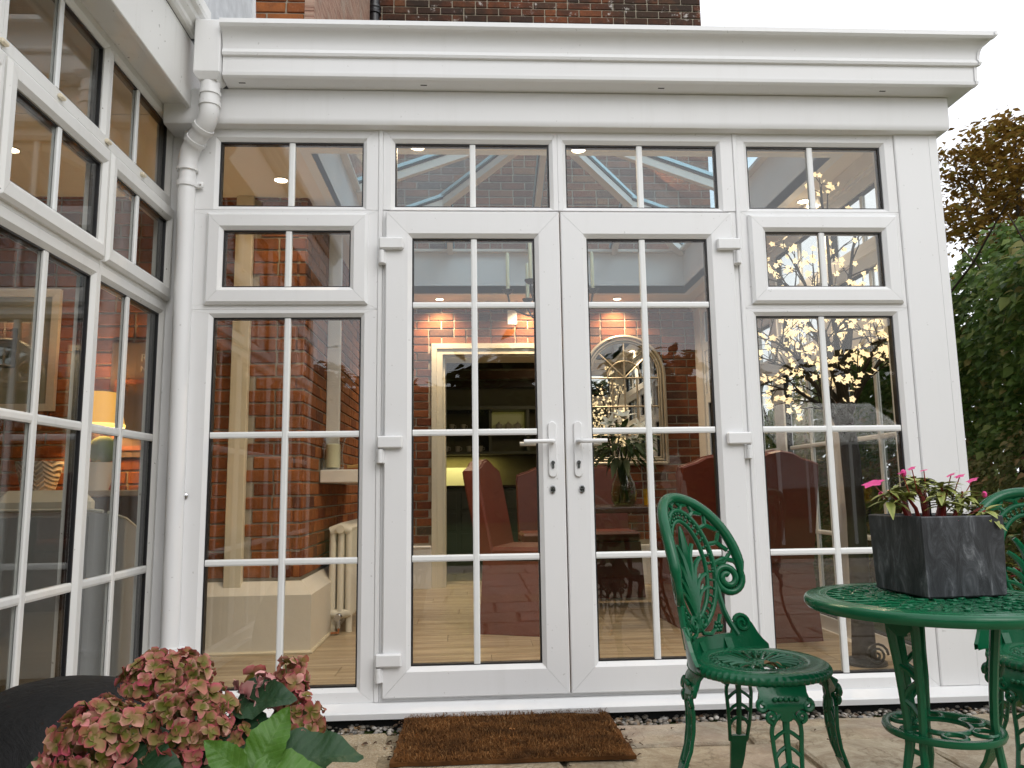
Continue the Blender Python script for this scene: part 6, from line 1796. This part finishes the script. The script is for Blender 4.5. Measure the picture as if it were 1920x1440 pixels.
mb = MB(); mb.lathe([(0.130, 0.335), (0.100, 0.49), (0.090, 0.508), (0.086, 0.506), (0.097, 0.488), (0.127, 0.335), (0.130, 0.335)], n=36); mb.build('lamp_shade', M['shade'], tl_, 50, world=False)
mb = MB(); mb.lathe([(0.131, 0.326), (0.133, 0.331), (0.133, 0.340), (0.129, 0.344), (0.126, 0.335), (0.131, 0.326)], n=36); mb.build('shade_trim', emit_mat('glowing yellow shade trim', (1.0, 0.66, 0.10), 1.6), tl_, 50, world=False)
mb = MB(); mb.lathe([(0.0, 0.0), (0.065, 0.0), (0.065, 0.012), (0.02, 0.03), (0.028, 0.12), (0.018, 0.20), (0.030, 0.27), (0.012, 0.30), (0.012, 0.36), (0.0, 0.36)], n=20); mb.build('lamp_base', M['dark_wood'], tl_, 50, world=False)
l = bpy.data.lights.new('lamp_bulb', 'POINT'); l.energy = 10; l.color = (1.0, 0.62, 0.25); l.shadow_soft_size = 0.03
o = bpy.data.objects.new('lamp_bulb', l); COL.objects.link(o); o.parent = tl_; o.location = (0, 0, 0.42)
pc = thing('framed_picture', 'framed picture with wide white mount on the wall of the older wing', 'picture', (-2.62, 1.06, 1.70))
mb = MB(); mb.cbox(-2.95, -2.32, 1.045, 1.06, 1.40, 2.0, 0.004); mb.build('mount', flat_mat('grey green mount board', (0.30, 0.30, 0.24), 0.8), pc)
mb = MB(); mb.box(-2.72, -2.50, 1.040, 1.0445, 1.60, 1.82); mb.build('print', flat_mat('dark abstract print', (0.07, 0.075, 0.07), 0.4, var=0.9, nscale=6), pc)
mb = MB(); mitred(mb, [(-2.99, -2.28, 1.36, 2.04, 1.06), (-2.99, -2.28, 1.36, 2.04, 1.03), (-2.95, -2.32, 1.40, 2.0, 1.03), (-2.95, -2.32, 1.40, 2.0, 1.06)]); mb.build('frame', M['frame_in'], pc)
sg = thing('wall_sign', 'grey stone-coloured sign with white capital letters on the brick wall of the older wing', 'sign', (-1.80, 1.06, 1.60))
mb = MB(); mb.cbox(-1.99, -1.66, 1.045, 1.062, 1.10, 1.74, 0.004); mb.build('sign_board', flat_mat('mauve grey board', (0.13, 0.095, 0.09), 0.6, var=0.15), sg)
def text_mesh(body, size, loc, par, mat, ext=0.002):
    c = bpy.data.curves.new('lettering', 'FONT'); c.body = body; c.size = size; c.extrude = ext; c.align_x = 'CENTER'
    ob = bpy.data.objects.new('lettering_tmp', c); COL.objects.link(ob)
    bpy.context.view_layer.update()
    me = bpy.data.meshes.new_from_object(ob.evaluated_get(bpy.context.evaluated_depsgraph_get()))
    bpy.data.objects.remove(ob); me.materials.clear(); me.materials.append(mat); me.name = 'lettering'
    return link_mesh('lettering', me, par, Vector(loc) - root_loc(par), (R(90), 0, 0))
M['sign_ink'] = flat_mat('pale grey lettering', (0.42, 0.39, 0.37), 0.6)
text_mesh('REST', 0.060, (-1.765, 1.0425, 1.632), sg, M['sign_ink'])
text_mesh('NS- FR', 0.044, (-1.765, 1.0425, 1.575), sg, M['sign_ink'])
mb = MB(); mitred(mb, [(-1.96, -1.69, 1.14, 1.53, 1.046), (-1.96, -1.69, 1.14, 1.53, 1.036), (-1.935, -1.715, 1.165, 1.505, 1.036), (-1.935, -1.715, 1.165, 1.505, 1.046)]); mb.build('sign_border', flat_mat('red brown moulding', (0.26, 0.10, 0.07), 0.5), sg)

# ------------------------------------------------------------------ kitchen beyond the doorway
kr = thing('kitchen_room', 'dim beamed kitchen seen through the white doorway in the brick wall', 'room', (0.3, 5.5, 0.0))
M['kwall'] = flat_mat('dull olive kitchen wall', (0.20, 0.18, 0.11), 0.9)
mb = MB(); mb.box(-1.7, -1.6, 3.951, 7.3, 0, 2.5); mb.box(2.4, 2.5, 3.951, 7.3, 0, 2.5); mb.box(-1.6, 2.4, 7.2, 7.3, 0, 2.5); mb.build('wall', M['kwall'], kr)
mb = MB(); mb.box(-1.7, 2.5, 3.951, 7.3, 2.40, 2.5); mb.build('ceiling', M['kwall'], kr)
mb = MB(); mb.box(-1.7, 2.5, 3.951, 7.3, 0.0, 0.058); mb.build('floor', flat_mat('kitchen floor', (0.17, 0.13, 0.085), 0.45, nscale=4), kr)
for y_ in (4.5, 5.3, 6.1, 6.9):
    mb = MB(); mb.cbox(-1.6, 2.4, y_ - 0.07, y_ + 0.07, 2.24, 2.399, 0.01); mb.build('ceiling_beam', M['dark_wood'], kr)
M['kcab'] = flat_mat('grey green cabinet paint', (0.17, 0.175, 0.13), 0.5, var=0.06)
kc = thing('kitchen_dresser', 'grey green kitchen dresser with drawers and lit glass cupboards beyond the doorway', 'dresser', (0.3, 6.7, 0.06))
mb = MB(); mb.cbox(-0.8, 1.6, 6.35, 7.19, 0.06, 0.92, 0.004); mb.build('base_cabinet', M['kcab'], kc)
mb = MB(); mb.cbox(-0.82, 1.62, 6.32, 7.195, 0.921, 0.955, 0.004); mb.build('worktop', M['dark_wood'], kc)
for i in range(4):
    for j in range(3):
        x0 = -0.70 + i * 0.56; z0 = 0.16 + j * 0.25
        mb = MB(); mb.cbox(x0, x0 + 0.50, 6.335, 6.349, z0, z0 + 0.21, 0.004); d_ = mb.build('drawer', M['kcab'], kc)
        mb = MB(); mb.ball((x0 + 0.25, 6.325, z0 + 0.11), 0.014, 8, 6); mb.build('drawer_knob', M['black_iron'], d_, 60)
mb = MB(); mb.cbox(-0.8, 1.6, 6.85, 7.195, 1.36, 1.40, 0.004); mb.cbox(-0.8, 1.6, 6.85, 7.195, 1.66, 1.69, 0.004); mb.cbox(-0.8, 1.6, 6.85, 7.195, 1.95, 2.0, 0.004)
for x in (-0.80, 0.22, 0.72, 1.56): mb.cbox(x, x + 0.04, 6.852, 7.19, 1.401, 1.659, 0.002); mb.cbox(x, x + 0.04, 6.852, 7.19, 1.691, 1.949, 0.002)
mb.build('wall_shelf', M['kcab'], kc)
mb = MB()
for k in range(26):
    x = -0.76 + k * 0.04
    mb.tube([(x, 6.85, 1.945), (x + 0.03, 6.85, 1.90)], 0.005, 4); mb.tube([(x + 0.03, 6.85, 1.945), (x, 6.85, 1.90)], 0.005, 4)
mb.build('fret_frieze', M['black_iron'], kc)
M['ylit'] = emit_mat('lit cupboard back', (0.85, 0.75, 0.12), 0.06)
mb = MB(); mb.box(0.265, 0.715, 7.185, 7.1895, 1.692, 1.948); mb.box(-0.79, 0.2, 7.185, 7.1895, 0.96, 1.20); mb.build('lit_panel', M['ylit'], kc)
for k in range(12):
    x = -0.72 + k * 0.075; z = 1.4015 if k % 2 else 1.6915
    cp = thing('cup', '%s cream cup from the left on the %s dresser shelf in the dim kitchen' % (('first', 'second', 'third', 'fourth', 'fifth', 'sixth')[k // 2], 'lower' if k % 2 else 'upper'), 'cup', (x, 6.93, z), 0, ('cups on the lower dresser shelf' if k % 2 else 'cups on the upper dresser shelf'))
    mb = MB(); mb.lathe([(0.0, 0.0), (0.025, 0.0), (0.036, 0.075), (0.033, 0.075), (0.022, 0.006), (0.0, 0.006)], n=12); mb.build('cup_body', M['plaster'], cp, 50, world=False)
    mb = MB(); mb.tube([(0.033, 0, 0.06), (0.055, 0, 0.055), (0.055, 0, 0.025), (0.030, 0, 0.02)], 0.005, 5); mb.build('handle', M['plaster'], cp, world=False)
for k in range(3):
    tpn = thing('teapot', ['white teapot in the lit cupboard, left of three', 'white teapot in the middle of the lit cupboard', 'white teapot in the lit cupboard, right of three'][k], 'teapot', (0.36 + k * 0.125, 6.98, 1.6915), 0, 'teapots in the lit cupboard')
    mb = MB(); mb.lathe([(0, 0), (0.03, 0), (0.05, 0.035), (0.04, 0.075), (0.012, 0.09), (0.015, 0.105), (0, 0.11)], n=14); mb.build('pot_body', M['plaster'], tpn, 60, world=False)
    mb = MB(); mb.tube([(0.04, 0, 0.03), (0.065, 0, 0.05), (0.075, 0, 0.08)], 0.006, 5); mb.build('spout', M['plaster'], tpn, world=False)
    mb = MB(); mb.tube([(-0.04, 0, 0.065), (-0.07, 0, 0.06), (-0.07, 0, 0.03), (-0.045, 0, 0.025)], 0.005, 5); mb.build('handle', M['plaster'], tpn, world=False)
l = bpy.data.lights.new('cupboard_light', 'AREA'); l.shape = 'RECTANGLE'; l.size = 1.0; l.size_y = 0.06; l.energy = 5.0; l.color = (1.0, 0.85, 0.28)
o = bpy.data.objects.new('cupboard_light', l); COL.objects.link(o); o.parent = kc; o.location = Vector((-0.25, 7.0, 1.352)) - Vector(kc.location)

# ------------------------------------------------------------------ garden things mirrored in the panes
st = thing('garden_statue', 'weathered stone animal statue on a carved pedestal facing the conservatory', 'statue', (1.95, -4.25, 0.0))
M['cast_stone'] = flat_mat('weathered cast stone', (0.42, 0.39, 0.34), 0.9, var=0.3, nscale=18, bump=0.6)
mb = MB(); mb.lathe([(0, 0), (0.22, 0), (0.22, 0.05), (0.15, 0.08), (0.12, 0.2), (0.16, 0.45), (0.20, 0.62), (0.22, 0.64), (0.22, 0.70), (0, 0.70)], n=24); mb.build('pedestal', M['cast_stone'], st, 40, world=False)
mb = MB(); mb.ball((0, 0.02, 0.83), 0.14, 14, 9, (1, 1.1, 1)); mb.ball((0, 0.06, 0.98), 0.105, 14, 9, (1, 1, 1.2)); mb.ball((0.0, 0.10, 1.12), 0.085, 14, 9); mb.ball((0, 0.19, 1.10), 0.045, 10, 7, (1, 1.4, 0.9)); 
for s_ in (1, -1): mb.ball((s_ * 0.06, 0.09, 1.20), 0.028, 8, 6); mb.tube([(s_ * 0.07, 0.12, 0.95), (s_ * 0.08, 0.16, 0.8), (s_ * 0.08, 0.2, 0.72)], [0.045, 0.04, 0.045], 8)
mb.build('animal_figure', M['cast_stone'], st, 60, world=False)
gh = thing('greenhouse', 'small white framed greenhouse on the lawn across from the conservatory', 'greenhouse', (6.2, -10.5, GZ))
mb = MB()
for x in (-1.2, -0.6, 0.0, 0.6, 1.2):
    for y_ in (-1.5, 1.5):
        mb.box(x - 0.02, x + 0.02, y_ - 0.02, y_ + 0.02, 0, 1.6); mb.tube([(x, y_, 1.6), (x, 0, 2.4)], 0.02, 4)
for y_ in (-1.5, 0, 1.5): mb.box(-1.22, 1.22, y_ - 0.02, y_ + 0.02, (1.6 if y_ else 2.39), (1.64 if y_ else 2.43))
mb.build('greenhouse_frame', M['upvc'], gh, world=False)
mb = MB(); mb.box(-1.2, 1.2, 1.502, 1.506, 0.0, 1.6); mb.box(-1.2, 1.2, -1.506, -1.502, 0.0, 1.6)
mb.sweep([[(-1.2, 1.52, 1.63), (1.2, 1.52, 1.63), (1.2, 0, 2.44), (-1.2, 0, 2.44)], [(-1.2, 1.525, 1.635), (1.2, 1.525, 1.635), (1.2, 0, 2.445), (-1.2, 0, 2.445)]])
mb.build('greenhouse_glass', M['glass'], gh, world=False)

l = bpy.data.lights.new('kitchen_fill', 'POINT'); l.energy = 7.0; l.color = (1.0, 0.80, 0.50); l.shadow_soft_size = 0.1  # added fill light without a visible fitting, lifts the dim kitchen
o = bpy.data.objects.new('kitchen_fill', l); COL.objects.link(o); o.parent = kr; o.location = Vector((0.9, 5.4, 2.1)) - Vector(kr.location)
# scraps of dead leaf blown against the mat and the sill
mb = MB(); r8 = random.Random(88)
for k in range(90):
    if k < 34: x, y_, z = -0.285 + r8.gauss(0, 0.018), r8.uniform(-0.57, -0.05), 0.006
    elif k < 50: x, y_, z = 0.545 + r8.gauss(0, 0.02), r8.uniform(-0.55, -0.08), 0.006
    elif k < 76: x, y_, z = r8.uniform(-0.6, 2.2), r8.uniform(-0.13, -0.07), -0.008
    else: x, y_, z = r8.uniform(-0.4, 2.0), r8.uniform(-0.65, -0.2), 0.006
    a = r8.uniform(0, 2 * PI)
    blade(mb, (x, y_, z), (math.cos(a), math.sin(a), r8.uniform(0, 0.5)), (r8.gauss(0, 0.5), r8.gauss(0, 0.5), 1), r8.uniform(0.010, 0.026), r8.uniform(0.005, 0.014), 0.5, 3, 0.6)
tag(mb.build('leaf_litter', flat_mat('dead leaf scraps', (0.075, 0.04, 0.02), 0.85, var=0.8, nscale=30), recalc=False), 'scraps of dead leaf along the sill and the edges of the doormat', kind='stuff')
